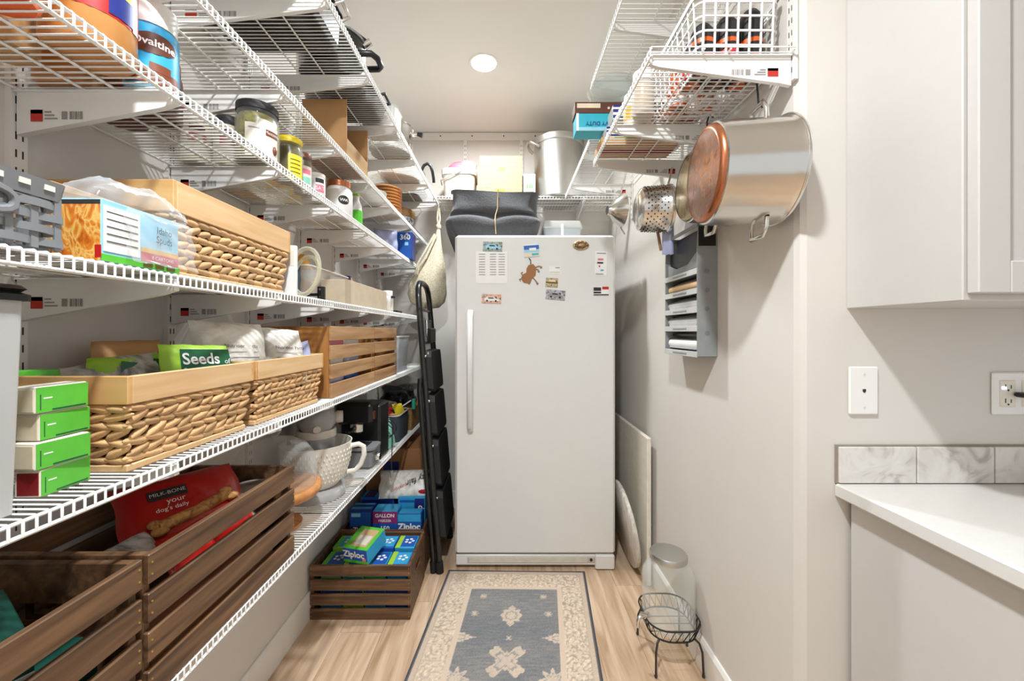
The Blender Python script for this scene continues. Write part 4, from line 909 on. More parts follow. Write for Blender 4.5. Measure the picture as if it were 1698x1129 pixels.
pouch_thing('clear_packet', 'clear crinkled packet with green label in the slate bin', 'packet', (-.68, 2.33, Z5+.06), (-.68, 2.34, Z5+.17), (.6, 1, -.3), (-.3, -.2, 1), .09, .08, .03, 'silverbag', 62)
tag(MB().box(-.80, -.62, 2.195, 2.215, Z5+.150, Z5+.158, .003).build('wooden_stick', 'pine_x'), 'pale wooden stick across the front rim of slate bin', 'stick')
t = thing('wicker_box', 'brown wicker box at the far end of the lowest shelf', 'basket', (-.72, 2.6, Z5))
MB().loft([rrect(-.86, -.60, 2.47, 2.75, Z5, .012), rrect(-.865, -.595, 2.465, 2.755, Z5+.135, .012), rrect(-.855, -.605, 2.475, 2.745, Z5+.135, .012), rrect(-.85, -.61, 2.48, 2.74, Z5+.02, .012)], True, True).build('woven_wall', 'wicker', t, smooth=40); MB().tube(rrect(-.865, -.595, 2.465, 2.755, Z5+.135, .012), .006, 6, True).build('woven_rim', 'wicker', t, smooth=60)
t = thing('black_bag', 'shiny black plastic bag bundled on the wicker box', 'bag', (-.70, 2.6, Z5+.12))
blob(MB(), (-.715, 2.58, Z5+.195), .105, .10, .072, 9, .22, 28, 18).build('bundle', 'blackbag', t, smooth=80)
t = thing('teal_brush', 'teal clip with thin white handle stuck in the black bag', 'brush', (-.6, 2.45, Z5+.15))
MB().box(-.594, -.575, 2.44, 2.47, Z5+.135, Z5+.2, .004).build('clip', 'teal', t); MB().tube([(-.66, 2.42, Z5+.15), (-.60, 2.45, Z5+.19)], .004, 6).build('rod', 'white', t, smooth=60)
t = tag(MB().lathe([(.05, 0), (.055, .02), (.02, .14), (.012, .16)], (-.78, 2.1, Z5), 24).build('paper_cone', 'card', None, smooth=50), 'brown paper cone standing behind the mint appliance', 'cone')

# ------------------------------------------------------------------ floor, left side
def bagbox(label, x, y, z, w_, d_, h_, mat, txt, extra=None, rz=0, rx=0, ry=0, group=None):
    c = Carton('bag_box', label, 'box', (x, y, z), (w_, d_, h_), mat, rz, group, rx, ry)
    c.panel('-y', .05, .95, .1, .9, 'blue' if mat != 'blue' else 'navy'); c.panel('top', .05, .95, .1, .9, 'cyan')
    if txt: c.text('-y', .5, .45, min(h_*.5, w_*.3), txt, 'white', bold=.03)
    return c
fy0 = 2.085
def base_carton(label, x0, x1, y0, y1, z0, z1, m):
    c = Carton('bulk_carton', label, 'box', ((x0+x1)/2, (y0+y1)/2, z0), (x1-x0, y1-y0, z1-z0), m); c.panel('top', .05, .95, .45, .55, 'card_l', 'tape_strip'); return c
base_carton('plain brown carton lying at the bottom of the rear floor crate', -.858, -.462, 2.09, 2.355, .0085, .205, 'card')
c = bagbox('deep blue bag box at left in the rear floor crate', -.785, 2.15, .206, .12, .09, .125, 'navy', ''); c.panel('-y', .1, .9, .05, .3, 'ink'); c.panel('-y', .1, .5, .7, .85, 'skyblue'); c.text('-y', .5, .17, .03, 'Ziploc', 'white', bold=.02); c.panel('top', 0, 1, .4, .7, 'navy')
c = bagbox('bag box with magenta gallon freezer panel in rear floor crate', -.655, 2.15, .206, .130, .09, .118, 'cyan', ''); c.panel('-y', 0, 1, .45, .98, 'magenta'); c.panel('-y', 0, 1, 0, .44, 'blue'); c.text('-y', .5, .80, .026, 'GALLON', 'white', bold=.03); c.text('-y', .5, .57, .018, 'FREEZER', 'white', bold=.02); c.text('-y', .5, .22, .034, '150', 'white', bold=.03)
c = bagbox('bright blue bag box at right front of rear floor crate', -.524, 2.135, .206, .126, .07, .105, 'blue', ''); c.panel('-y', .02, .98, .03, .97, 'cyan'); c.panel('-y', .02, .98, .12, .62, 'blue'); c.text('-y', .5, .36, .046, 'Ziploc', 'white', bold=.04)
c = bagbox('blue bag box standing at the back left of the rear floor crate', -.74, 2.29, .206, .19, .10, .135, 'blue', ''); c.panel('top', .1, .4, 0, 1, 'navy')
c = bagbox('cyan bag box standing at the back right of the rear floor crate', -.537, 2.265, .206, .15, .12, .150, 'cyan', ''); c.panel('-y', .62, .98, .05, .95, 'navy'); c.text('-y', .80, .5, .046, 'Zip', 'white', 90, bold=.03); c.panel('-y', .05, .6, .2, .8, 'cyan')
t, f = pouch_thing('napkin_pack', 'white plastic pack of paper napkins with red lettering', 'napkins', (-.60, 2.29, .36), (-.585, 2.275, .405), (1, .06, 0), (-.05, .35, .45), .30, .16, .06, 'whitebag', 71)
def turned(du, dv, ang, lift=.006):
    g = f(du, dv, lift); ca, sa = math.cos(R(ang)), math.sin(R(ang)); return lambda u, v: g(u*ca - v*sa, u*sa + v*ca)
text_on('nity fair', .046, turned(.075, .015, 200), 'ink', t, local=False, shear=.3, bold=.01); text_on('EVERYDAY', .020, turned(-.035, -.03, 205, .008), 'inkred', t, local=False)
MB().ell(f(.105, -.055, .002)(0, 0), .03, .004, .012, 14, 6).build('red_print', 'red', t, smooth=60)
names = ['far left', 'centre left', 'centre right', 'far right']
for r_ in range(2):
    for k in range(4):
        x = -.80 + k*.1; y = 1.843 + r_*.125; lab = 'blue and green bag box in the front floor crate, %s of the %s row' % (names[k], ['near', 'rear'][r_])
        c = Carton('bag_box', lab, 'box', (x, y, .0086), (.094, .112, .214+.012*r_), ['cyan', 'lime', 'cyan', 'blue'][(k+r_) % 4], 0, 'bag boxes in the front floor crate')
        c.panel('top', .05, .95, .1, .95, ['blue', 'cyan'][(k+r_) % 2]); c.panel('top', .0, .25, 0, 1, 'lime' if k % 2 else 'green'); c.panel('-y', .05, .95, .30, .52, 'blue'); c.panel('-y', .05, .95, .58, .76, ['lime', 'cyan', 'green', 'cyan'][k])
        sm = MB()
        for a in range(5):
            an = a*1.2566; sm.ell((.01+.017*math.cos(an), .005+.017*math.sin(an), c.h+.0018), .008, .008, .001, 8, 4)
        sm.build('splash_print', 'white', c.t, True, 80)
c = bagbox('blue and green bag box tilted on top of the front crate', -.665, 1.85, .252, .125, .15, .070, 'cyan', '', rz=R(-14), rx=R(10)); c.panel('-y', 0, 1, 0, .2, 'green'); c.panel('-y', .02, .98, .2, .98, 'blue'); c.text('-y', .45, .62, .042, 'Ziploc', 'white', 0, bold=.03); c.panel('-y', .78, .92, .22, .42, 'pink')
c.panel('top', 0, 1, 0, 1, 'green'); c.panel('top', .22, .86, .12, .88, 'card_l', 'tear_window'); c.panel('top', .28, .8, .2, .6, 'wrappaper')
c = Carton('moving_carton', 'tall brown cardboard carton with blue printed lines under the shelf', 'box', (-.69, 2.60, 0), (.37, .34, .560), 'card_d', bev=.003)
c.panel('-y', .35, .98, .66, .74, 'navy', 'blue_print'); c.panel('-y', .3, .55, .74, .86, 'navy', 'blue_print'); c.panel('-y', .5, .72, .45, .5, 'wrappaper', 'paper_label')

# ------------------------------------------------------------------ step ladder
t = thing('step_ladder', 'folded black step ladder leaning against the shelving beside freezer', 'ladder', (-.40, 2.28, 0))
yn, yf_ = 2.105, 2.455
def LP(s, y, off=0.0): return (-.362 - .128*s + off, y, .012 + 1.545*s)    # s from foot to top
top = []
rail = [LP(0, yn), LP(.3, yn), LP(.6, yn+.01), LP(.94, yn+.03)]
arc = [LP(.975, yn+.045), LP(.995, yn+.09), LP(1.0, yn+.15), LP(1.0, yf_-.15), LP(.995, yf_-.09), LP(.975, yf_-.045)]
MB().tube(rail + arc + [LP(.94, yf_-.03), LP(.6, yf_-.01), LP(.3, yf_), LP(0, yf_)], .0165, 10).build('front_frame', 'blackmetal', t, smooth=60)
for y in (yn-.004, yf_+.004):
    MB().tube([LP(.0, y, -.031), LP(.62, y, -.029), LP(.66, y, -.02)], .013, 8).build('rear_leg', 'blackmetal', t, smooth=60)
    MB().tube([LP(-.007, y), LP(.03, y)], .021, 10).build('foot', 'blackrubber', t, smooth=60); MB().tube([LP(-.007, y, -.034), LP(.03, y, -.034)], .016, 10).build('foot', 'blackrubber', t, smooth=60)
for k, (s0, s1) in enumerate(((.10, .265), (.285, .445), (.46, .60), (.615, .755))):
    m = MB(); o = .010
    loops = []
    for s, e in ((s0, .03), (s0+.01, .016), (s1-.02, .016), (s1, .03)):
        a = LP(s, 0, o); loops.append([(a[0]-.008, yn+e, a[2]), (a[0]+.034, yn+e+.004, a[2]-.006), (a[0]+.034, yf_-e-.004, a[2]-.006), (a[0]-.008, yf_-e, a[2])])
    tr_ = m.loft(loops).build('tread', 'treadblack', t)
    for y in (yn+.006, yf_-.006): MB().lathe([(.007, 0), (.007, .006)], LP(s1-.02, y, .014), 10, 'x').build('rivet', 'steel', tr_)
for s in (.78, .90): MB().tube([LP(s, yn+.01), LP(s, yf_-.01)], .008, 8).build('cross_bar', 'blackmetal', t, smooth=60)
lk = MB().box(-.45, -.43, 2.20, 2.36, 1.22, 1.30, .004).build('lock_plate', 'blackplastic', t)
MB().tube([LP(.80, 2.22, .012), LP(.86, 2.23, .014), LP(.86, 2.33, .014), LP(.80, 2.34, .012)], .009, 8).build('latch', 'greymetal', t, smooth=60)
MB().box(-.432, -.428, 2.13, 2.15, 1.13, 1.17).build('sticker', 'white', t)

# ------------------------------------------------------------------ hanging bag
by = 2.62
t = thing('mesh_bag', 'cream net shopping bag hanging from a hook on the shelf end', 'bag', (-.49, by, 1.42))
loops = []
prof = [(1.432, -.530, .02, .02), (1.440, -.531, .07, .06), (1.475, -.532, .108, .072), (1.53, -.532, .126, .080), (1.60, -.527, .124, .080), (1.66, -.512, .102, .07), (1.72, -.494, .073, .055), (1.79, -.478, .045, .04), (1.87, -.466, .024, .022), (1.95, -.460, .013, .013), (1.98, -.459, .010, .010)]
for i, (z, cx, a, b) in enumerate(prof):
    loops.append([(cx + a*(1+.07*math.sin(5*q+i)+.04*math.sin(11*q))*math.cos(q), by + b*(1+.07*math.sin(7*q+i*.7))*math.sin(q), z) for q in [2*math.pi*j/28 for j in range(28)]])
MB().loft(loops).build('net_body', 'mesh', t, smooth=70)
MB().tube([(-.459, by, 1.97), (-.467, by-.006, 2.03), (-.462, by, 2.09), (-.459, by, 2.118), (-.455, by+.004, 2.09), (-.451, by+.006, 2.03), (-.458, by, 1.97)], .006, 8).build('strap', 'mesh', t, smooth=60)
MB().ell((-.459, by, 1.975), .018, .018, .024, 12, 8).build('knot', 'mesh', t, smooth=60)
MB().tube([(-.478, by-.03, 1.92), (-.54, by-.05, 1.80), (-.580, by-.065, 1.725), (-.592, by-.06, 1.68), (-.60, by-.055, 1.65)], .008, 8).build('strap', 'mesh', t, smooth=60)
MB().tube([(-.470, by-.03, 1.91), (-.53, by-.06, 1.76), (-.570, by-.078, 1.70), (-.585, by-.07, 1.65)], .008, 8).build('strap', 'mesh', t, smooth=60)
hk = tag(MB().tube([(-.494, by, 2.150), (-.490, by, 2.168), (-.480, by, 2.168), (-.468, by, 2.14), (-.461, by, 2.112), (-.455, by, 2.106), (-.447, by, 2.113)], .0025, 6).build('s_hook', 'greymetal', None, smooth=60), 'thin metal hook holding the cream net bag', 'hook')

# ------------------------------------------------------------------ jar shelf
D = Z2 + .0005
t = jar('peanut_butter_jar', 'large peanut butter jar with red, yellow and blue label', 'jar', -.672, .636, D, .056, .165, 'peanut', 'red', .03, .052, 'red', (.38, .98), ())
a0 = math.atan2(-.636, .672)
def arc_panel(t, r, a_0, a_1, z0, z1, mat, name='printed_panel'):
    l0 = [(r*math.cos(a_0+(a_1-a_0)*i/10), r*math.sin(a_0+(a_1-a_0)*i/10), z0) for i in range(11)]; l1 = [(p[0], p[1], z1) for p in l0]
    return MB().loft([l0, l1], False, False, closed=False).build(name, mat, t, True, 40)
def oval_panel(t, r, ac, ha_, zc, hz, mat, name, tilt=0.0):
    l0, l1 = [], []
    for i in range(17):
        q = -1 + 2*i/16; k = math.sqrt(max(0, 1-q*q)); a = ac + ha_*q
        l0.append((r*math.cos(a), r*math.sin(a), zc - hz*k + tilt*q)); l1.append((r*math.cos(a), r*math.sin(a), zc + hz*k + tilt*q))
    return MB().loft([l0, l1], False, False, closed=False).build(name, mat, t, True, 40)
arc_panel(t, .0574, a0+.35, a0+1.0, .055, .092, 'navy'); arc_panel(t, .0574, a0+.35, a0+1.0, .092, .125, 'yellow'); arc_panel(t, .0574, a0+1.0, a0+1.25, .05, .13, 'white'); arc_panel(t, .0576, a0-.5, a0-.1, .085, .11, 'white')
t = jar('malt_drink_jar', 'blue jar of chocolate malt drink powder with white lid', 'jar', -.668, .742, D, .039, .162, 'skyblue', 'white', .04, .037, 'cyan', (.03, .93), (('Ovaltine', .0185, .66, .08, 'white', dict(bold=.02)),), bandspan=175)
a0 = math.atan2(-.742, .668)
oval_panel(t, .0401, a0+.05, .95, .080, .019, 'brown', 'brown_oval', .003)
arc_panel(t, .0402, a0-1.1, a0+1.2, .006, .034, 'choc', 'chocolate_picture'); arc_panel(t, .0404, a0-.1, a0+.7, .03, .045, 'choc', 'chocolate_picture')
for k, (x, y, m, l, r) in enumerate(((-.795, .50, 'peanut', 'amber jar farthest left on the jar shelf, seen through wires', .05), (-.80, .615, 'tan', 'tan jar behind the large peanut butter jar', .048), (-.68, .515, 'orange', 'orange brown jar at the left edge of the jar shelf', .048), (-.805, .725, 'peanut', 'amber jar behind the blue malt drink jar', .045), (-.81, .835, 'choc', 'dark brown jar further back past the malt drink jar', .042), (-.73, .835, 'brown', 'small dark brown jar past the malt drink jar', .034))):
    jar('sauce_jar', l, 'jar', x, y, D, r, .13, m, 'card_d', .02)
for k, (x, y) in enumerate(((-.822, 1.045), (-.752, 1.065))):
    t = jar('cream_jar', ['cream labelled jar against the wall left of the olive jar', 'cream labelled jar between another and the olive jar'][k], 'jar', x, y, D, .034, .13, 'cream', 'ink' if k else 'offwhite', .02, None, 'offwhite', (.1, .8), ())
    aa = math.atan2(-y, -x)
    for q in range(3): l0 = [(.0352*math.cos(aa-.6+i*.12), .0352*math.sin(aa-.6+i*.12), .05+.008*q) for i in range(11)]; MB().loft([l0, [(p[0], p[1], p[2]+.003) for p in l0]], False, False, closed=False).build('red_print', 'inkred', t, True)
    l0 = [(.0352*math.cos(aa-.5+i*.1), .0352*math.sin(aa-.5+i*.1), .078) for i in range(11)]; MB().loft([l0, [(p[0], p[1], p[2]+.014) for p in l0]], False, False, closed=False).build('brown_print', 'brown', t, True)
t = jar('olive_jar', 'large glass jar of green olives with black lid', 'jar', -.662, 1.045, D, .051, .150, 'glass', 'ink', .016, .049, None, (0, 0), (), 'olives', .92)
a0 = math.atan2(-1.045, .662)
arc_panel(t, .0520, a0-.55, a0+1.0, .006, .088, 'offwhite', 'paper_label'); arc_panel(t, .0520, a0+.05, a0+.9, .088, .102, 'offwhite', 'paper_label'); arc_panel(t, .0526, a0+.35, a0+1.0, .062, .078, 'choc'); arc_panel(t, .0526, a0-.4, a0+.1, .074, .077, 'inkgrey')
text_on('Mezzetta', .011, lambda u, v: (.0534*math.cos(a0+.68+u/.0534), .0534*math.sin(a0+.68+u/.0534), .070+v), 'white', t)
MB().ell((.0522*math.cos(a0+.8), .0522*math.sin(a0+.8), .03), .006, .006, .012, 8, 6).build('olive_picture', 'choc', t, True, 70)
t = jar('pickle_jar', 'dark pickle jar with yellow lid and bright yellow label', 'jar', -.652, 1.180, D, .036, .132, 'glass', 'yellow', .014, .035, None, (0, 0), (), 'olive', .94)
a0 = math.atan2(-1.18, .652); arc_panel(t, .0368, a0-.1, a0+1.1, .004, .078, 'yellow', 'paper_label')
for k in range(4): arc_panel(t, .0374, a0+.05, a0+.85, .025+.012*k, .0275+.012*k, 'olive', 'printed_line')
t = jar('relish_jar', 'narrow relish jar with red lid and pale label', 'jar', -.66, 1.272, D, .027, .128, 'glass', 'choc', .012, .026, None, (0, 0), (), 'olive', .94)
a0 = math.atan2(-1.272, .66); arc_panel(t, .0276, a0-.2, a0+1.1, .004, .085, 'offwhite', 'paper_label'); arc_panel(t, .0282, a0, a0+.9, .03, .05, 'mint'); arc_panel(t, .0282, a0, a0+.9, .06, .075, 'pink')
t = jar('salt_tub', 'small white tub with pink and black label', 'tub', -.652, 1.352, D, .0255, .095, 'white', 'offwhite', .008, .0258, None, (0, 0), (), None, .98)
a0 = math.atan2(-1.352, .652); arc_panel(t, .0262, a0-.2, a0+.9, .03, .055, 'pink'); arc_panel(t, .0262, a0-.2, a0+.9, .062, .076, 'ink')
text_on('SAT', .018, lambda u, v: (.0268*math.cos(a0+.35+u/.0268), .0268*math.sin(a0+.35+u/.0268), .0425+v), 'white', t)
t = jar('dressing_jar', 'wide white jar with copper lid and black oval label', 'jar', -.660, 1.545, D, .050, .142, 'white', 'copperrim', .02, .043, None, (0, 0), (), None, .82)
a0 = math.atan2(-1.545, .66)
oval_panel(t, .0508, a0+.35, .42, .062, .017, 'ink', 'oval_label')
MB().tube([(.0516*math.cos(a0+.35+q*.06), .0516*math.sin(a0+.35+q*.06), .062+.005*math.sin(q*2.3)) for q in [-5+i*.5 for i in range(21)]], .0012, 5).build('script_print', 'white', t, True)
t = thing('squeeze_bottle', 'black capped squeeze bottle behind the copper lidded jar', 'bottle', (-.70, 1.66, D))
MB().lathe([(.03, 0), (.032, .01), (.032, .10), (.02, .135)], (-.70, 1.66, D), 20).build('bottle_body', 'olive', t, smooth=50); MB().lathe([(.036, .132), (.036, .15), (.02, .158), (.018, .19), (.014, .195)], (-.70, 1.66, D), 20).build('cap', 'ink', t, smooth=40)
t = thing('green_bottle', 'slim white and green bottle right of the copper lidded jar', 'bottle', (-.652, 1.70, D))
MB().loft([rrect(-.674, -.630, 1.683, 1.717, D, .012), rrect(-.674, -.630, 1.683, 1.717, D+.10, .012), rrect(-.664, -.640, 1.69, 1.71, D+.125, .009), rrect(-.664, -.640, 1.69, 1.71, D+.14, .009)]).build('bottle_body', 'white', t, smooth=50)
MB().box(-.6735, -.6285, 1.6815, 1.7185, D+.012, D+.085, .008).build('label_band', 'green', t); MB().box(-.665, -.639, 1.688, 1.712, D+.138, D+.152, .004).build('cap', 'lime', t)
c = Carton('baking_box', 'mustard yellow box with red emblem behind the salt tub', 'box', (-.795, 1.395, D), (.10, .065, .15), 'mustard'); c.panel('-y', .1, .9, .05, .35, 'cream'); c.panel('bot', .1, .9, .1, .9, 'card_l')
MB().lathe([(.024, 0), (.024, -.001)], (0, -.0325, .10), 20, 'y').build('red_emblem', 'inkred', c.t, True)
MB().lathe([(.016, 0), (.016, -.001)], (0, -.0338, .10), 20, 'y').build('emblem_centre', 'white', c.t, True)
c = Carton('baking_box', 'yellow and white box against the wall left of the mustard box', 'box', (-.845, 1.27, D), (.07, .11, .12), 'cream'); c.panel('-y', .1, .9, .1, .5, 'mustard'); c.panel('bot', .1, .9, .1, .9, 'mustard')
c = Carton('baking_box', 'tan packet lying flat on the jar shelf past the squeeze bottle', 'box', (-.77, 1.76, D), (.13, .12, .05), 'tan'); c.panel('bot', .1, .9, .1, .9, 'mustard')
c = Carton('light_bulb_box', 'tall blue box marked 360 at the far end of the jar shelf', 'box', (-.632, 2.43, D), (.105, .09, .160), 'blue'); c.panel('-y', .02, .98, .0, .9, 'blue'); c.text('-y', .62, .80, .042, '360', 'white', bold=.02); c.panel('-y', .6, .8, .5, .62, 'skyblue'); c.panel('+x', 0, 1, 0, 1, 'navy')
MB().lathe([(.007, 0), (.007, -.001)], (.024, -.0455, .148), 10, 'y').build('degree_dot', 'white', c.t, True)
pouch_thing('plastic_bag', 'milky plastic bag beside the tall blue box', 'bag', (-.70, 2.27, D), (-.695, 2.25, D+.07), (1, .5, 0), (-.05, 0, 1), .13, .14, .09, 'lilac', 81)

# ------------------------------------------------------------------ second shelf
D = Z1 + .0005
t = thing('cardboard_tray', 'brown cardboard tray box with one low side on upper shelf', 'box', (-.67, 1.56, D))
th = .005
MB().box(-.755, -.592, 1.45, 1.45+th, D, D+.212).build('near_wall', 'card', t); MB().box(-.755, -.592, 1.67-th, 1.67, D, D+.205).build('far_wall', 'card', t)
MB().box(-.755, -.755+th, 1.455, 1.665, D, D+.205).build('back_wall', 'card', t); MB().prism([(1.4555, D), (1.6645, D), (1.6645, D+.07), (1.4555, D+.07)], 'x', -.5915-th, -.5915).build('front_wall', 'card_l', t); MB().box(-.75, -.597, 1.456, 1.664, D, D+.004).build('floor_panel', 'card_d', t)
pouch_thing('paper_packet', 'white printed packet inside the cardboard tray', 'packet', (-.66, 1.56, D+.01), (-.66, 1.57, D+.075), (0, 1, 0), (-.3, 0, 1), .16, .12, .06, 'whitebag', 85)
t = thing('wicker_chargers', 'stack of round orange brown wicker plates on upper shelf', 'plates', (-.70, 2.19, D))
for k in range(9): MB().lathe([(.070, .004+k*.0165), (.082, .006+k*.0165), (.087, .012+k*.0165), (.081, .018+k*.0165), (.070, .018+k*.0165)], (-.678, 2.20, D), 32).build('plate', 'boardwood', t, smooth=60)
t = tag(MB().lathe([(.035, 0), (.06, .02), (.07, .055), (.067, .055), (.055, .02), (.002, .008)], (-.68, 1.985, D), 28).build('white_bowl', 'white', None, smooth=50), 'white bowl before the wicker plates on upper shelf', 'bowl')
c = Carton('grey_bin', 'dark grey flat bin against the wall on upper shelf', 'bin', (-.82, 2.15, D), (.12, .34, .07), 'greyplastic'); c.panel('bot', .05, .95, .05, .95, 'slate')
t = thing('patterned_basket', 'round basket with dark woven rim and zebra lining on upper shelf', 'basket', (-.68, 2.45, D))
MB().lathe([(.075, 0), (.092, .02), (.098, .06)], (-.682, 2.45, D), 32).build('zebra_side', 'zebra', t, smooth=50); MB().lathe([(.099, .055), (.104, .065), (.104, .1), (.096, .106), (.09, .09)], (-.682, 2.45, D), 32).build('woven_rim', 'wicker', t, smooth=50)
c = Carton('tray_box', 'flat brown baking tray lying at far end of upper shelf', 'tray', (-.72, 2.72, D), (.2, .22, .05), 'choc'); c.panel('top', .1, .9, .1, .9, 'brown')

# ------------------------------------------------------------------ top shelf
D = Z0 + .0005
def roaster(name, label, cat, x0, x1, y0, y1, h, mat):
    t = thing(name, label, cat, ((x0+x1)/2, (y0+y1)/2, D))
    MB().loft([rrect(x0+.02, x1-.02, y0+.02, y1-.02, D, .03, 5), rrect(x0+.006, x1-.006, y0+.006, y1-.006, D+.012, .04, 5), rrect(x0, x1, y0, y1, D+h, .045, 5), rrect(x0-.008, x1+.008, y0-.008, y1+.008, D+h, .05, 5), rrect(x0-.008, x1+.008, y0-.008, y1+.008, D+h+.004, .05, 5)]).build('pan_body', mat, t, smooth=40)
    return t
t = roaster('roasting_pan', 'large black roasting pan on the topmost left shelf, nearest', 'pan', -.87, -.525, .93, 1.275, .10, 'blackmetal')
for s in (.98, 1.22): MB().tube([(-.525, s-.03, D+.1), (-.50, s-.03, D+.11), (-.50, s+.03, D+.11), (-.525, s+.03, D+.1)], .006, 8).build('handle', 'steel', t, smooth=60)
t = thing('pressure_cooker', 'black handled steel pot with curved lid bar on topmost shelf', 'pot', (-.63, 1.38, D))
pc = (-.622, 1.405, D)
MB().lathe([(.095, 0), (.108, .01), (.110, .03), (.112, .13), (.116, .134)], pc, 40).build('pot_body', 'blackmetal', t, smooth=40)
MB().lathe([(.116, .134), (.114, .146), (.09, .168), (.04, .182), (.012, .185)], pc, 40).build('lid', 'glass', t, smooth=50)
MB().tube([(pc[0]-.10, pc[1], D+.145), (pc[0]-.06, pc[1], D+.188), (pc[0], pc[1], D+.205), (pc[0]+.06, pc[1], D+.19), (pc[0]+.118, pc[1], D+.145)], .009, 8).build('lid_bar', 'blackplastic', t, smooth=60)
MB().tube([(pc[0]+.108, pc[1]-.042, D+.075), (pc[0]+.15, pc[1]-.04, D+.075), (pc[0]+.165, pc[1]-.02, D+.072), (pc[0]+.165, pc[1]+.02, D+.072), (pc[0]+.15, pc[1]+.04, D+.075), (pc[0]+.108, pc[1]+.042, D+.075)], .0105, 8).build('side_handle', 'blackplastic', t, smooth=60)
MB().tube([(pc[0]+.11, pc[1], D+.13), (pc[0]+.135, pc[1], D+.145)], .012, 8).build('latch', 'steel', t, smooth=60)
t = roaster('griddle_pan', 'second black oblong pan further along the topmost left shelf', 'pan', -.80, -.515, 1.515, 1.70, .06, 'blackmetal')
MB().tube([(-.515, 1.57, D+.055), (-.49, 1.57, D+.06), (-.49, 1.64, D+.06), (-.515, 1.64, D+.055)], .006, 8).build('handle', 'blackplastic', t, smooth=60)
t = thing('white_crock', 'white rectangular crock behind the black pans on topmost shelf', 'crock', (-.55, 1.77, D))
MB().loft([rrect(-.64, -.495, 1.725, 1.83, D, .02), rrect(-.645, -.49, 1.72, 1.835, D+.10, .02), rrect(-.65, -.485, 1.715, 1.84, D+.106, .02)]).build('crock_body', 'white', t, smooth=40); MB().box(-.60, -.53, 1.76, 1.80, D+.106, D+.118, .004).build('lid_knob', 'white', t)
t = thing('steel_saucepan', 'shiny steel saucepan with black tipped handle on topmost shelf', 'pot', (-.575, 1.98, D)); sc = (-.585, 1.98, D)
MB().lathe([(.095, 0), (.104, .008), (.106, .02), (.106, .13), (.110, .133), (.106, .134), (.102, .125), (.1, .012), (.002, .01)], sc, 40).build('pan_body', 'steel', t, smooth=40)
MB().tube([(sc[0]+.104, sc[1]+.01, D+.105), (sc[0]+.13, sc[1]+.01, D+.11)], .009, 8).build('handle_stub', 'steel', t, smooth=60); MB().tube([(sc[0]+.13, sc[1]+.01, D+.11), (sc[0]+.155, sc[1]+.012, D+.104)], .010, 8, rs=[.010, .014]).build('handle_tip', 'blackplastic', t, smooth=60)
t = thing('steel_saucepan', 'wide steel pan with slim rim behind the shiny saucepan', 'pot', (-.72, 1.95, D)); MB().lathe([(.06, 0), (.068, .006), (.07, .06), (.074, .064)], (-.78, 1.96, D), 32).build('pan_body', 'alu', t, smooth=40)
t = thing('skillet', 'skillet with black loop handle overhanging the topmost shelf', 'pan', (-.6, 2.32, D)); MB().lathe([(.10, 0), (.118, .01), (.135, .045), (.138, .047), (.132, .045), (.114, .012), (.002, .008)], (-.625, 2.32, D), 36).build('pan_body', 'alu', t, smooth=40)
MB().tube([(-.50, 2.28, D+.04), (-.485, 2.283, D+.075), (-.466, 2.287, D+.088), (-.448, 2.292, D+.075), (-.438, 2.30, D+.045), (-.434, 2.31, D+.01), (-.434, 2.318, D-.012)], .009, 8).build('handle', 'blackplastic', t, smooth=60)
t = roaster('baking_pan', 'dark baking pan at the far end of the topmost left shelf', 'pan', -.83, -.56, 2.50, 2.76, .05, 'blackmetal'); MB().box(-.80, -.59, 2.53, 2.73, D+.05, D+.056).build('foil_cover', 'alu', t)

# ------------------------------------------------------------------ on the freezer
t = thing('denim_bin', 'charcoal denim storage bin with tan centre seam on freezer', 'bin', (-.085, 2.34, FZ))
loops = []; x0, x1 = -.330, .180
lev = [(0, -.300, .135, .004), (.025, -.325, .150, -.012), (.06, -.343, .172, -.024), (.09, -.352, .184, -.028), (.112, -.350, .186, -.020), (.122, -.346, .182, .012), (.132, -.338, .174, .014), (.142, -.330, .166, -.006), (.165, -.316, .152, -.010), (.195, -.312, .146, -.004), (.225, -.318, .158, .0), (.262, -.326, .176, .004), (.278, -.326, .178, .004)]
for z, xa, xb, yo_ in lev:
    l = []
    for p in rrect(xa, xb, 2.205, 2.46, 0, .05, 8): l.append(p)
    # extra points along the long front side
    out = []
    for i, p in enumerate(l):
        out.append(p); n2 = l[(i+1) % len(l)]
        if abs(n2[0]-p[0]) > .15:
            for k in range(1, 16): out.append((p[0]+(n2[0]-p[0])*k/16, p[1], 0))
    l = []
    for p in out:
        q = min(1, max(0, (p[0]-xa)/(xb-xa))); fr_ = 1 if p[1] < 2.33 else -1; arch = abs(math.sin(2*math.pi*q))
        zz = z + (.016*arch*(1 if .08 < z < .15 else 0)) - (.018*q + .006*math.sin(math.pi*q))*(z/.278)
        yy = p[1] + fr_*(yo_*(.35+.65*arch) if abs(yo_) > .011 and z > .1 else yo_) + .004*fr_*math.sin(9*q+z*30)
        l.append((p[0], yy, FZ + .002 + zz))
    loops.append(l)
cxm = -.075
inner = [[((p[0]-cxm)*.965+cxm, (p[1]-2.33)*.93+2.33, p[2]-.002) for p in loops[-1]], [((p[0]-cxm)*.94+cxm, (p[1]-2.33)*.9+2.33, FZ+.06) for p in loops[-1]]]
MB().loft(loops + inner).build('bin_body', 'denim', t, smooth=70)
sx = -.058; MB().tube([(sx+.004, 2.198, FZ+.272), (sx+.003, 2.203, FZ+.235), (sx+.001, 2.194, FZ+.165), (sx-.010, 2.196, FZ+.128), (sx-.012, 2.178, FZ+.10), (sx-.010, 2.174, FZ+.06), (sx-.008, 2.19, FZ+.022)], .0035, 6).build('centre_seam', 'stitch', t, smooth=60)
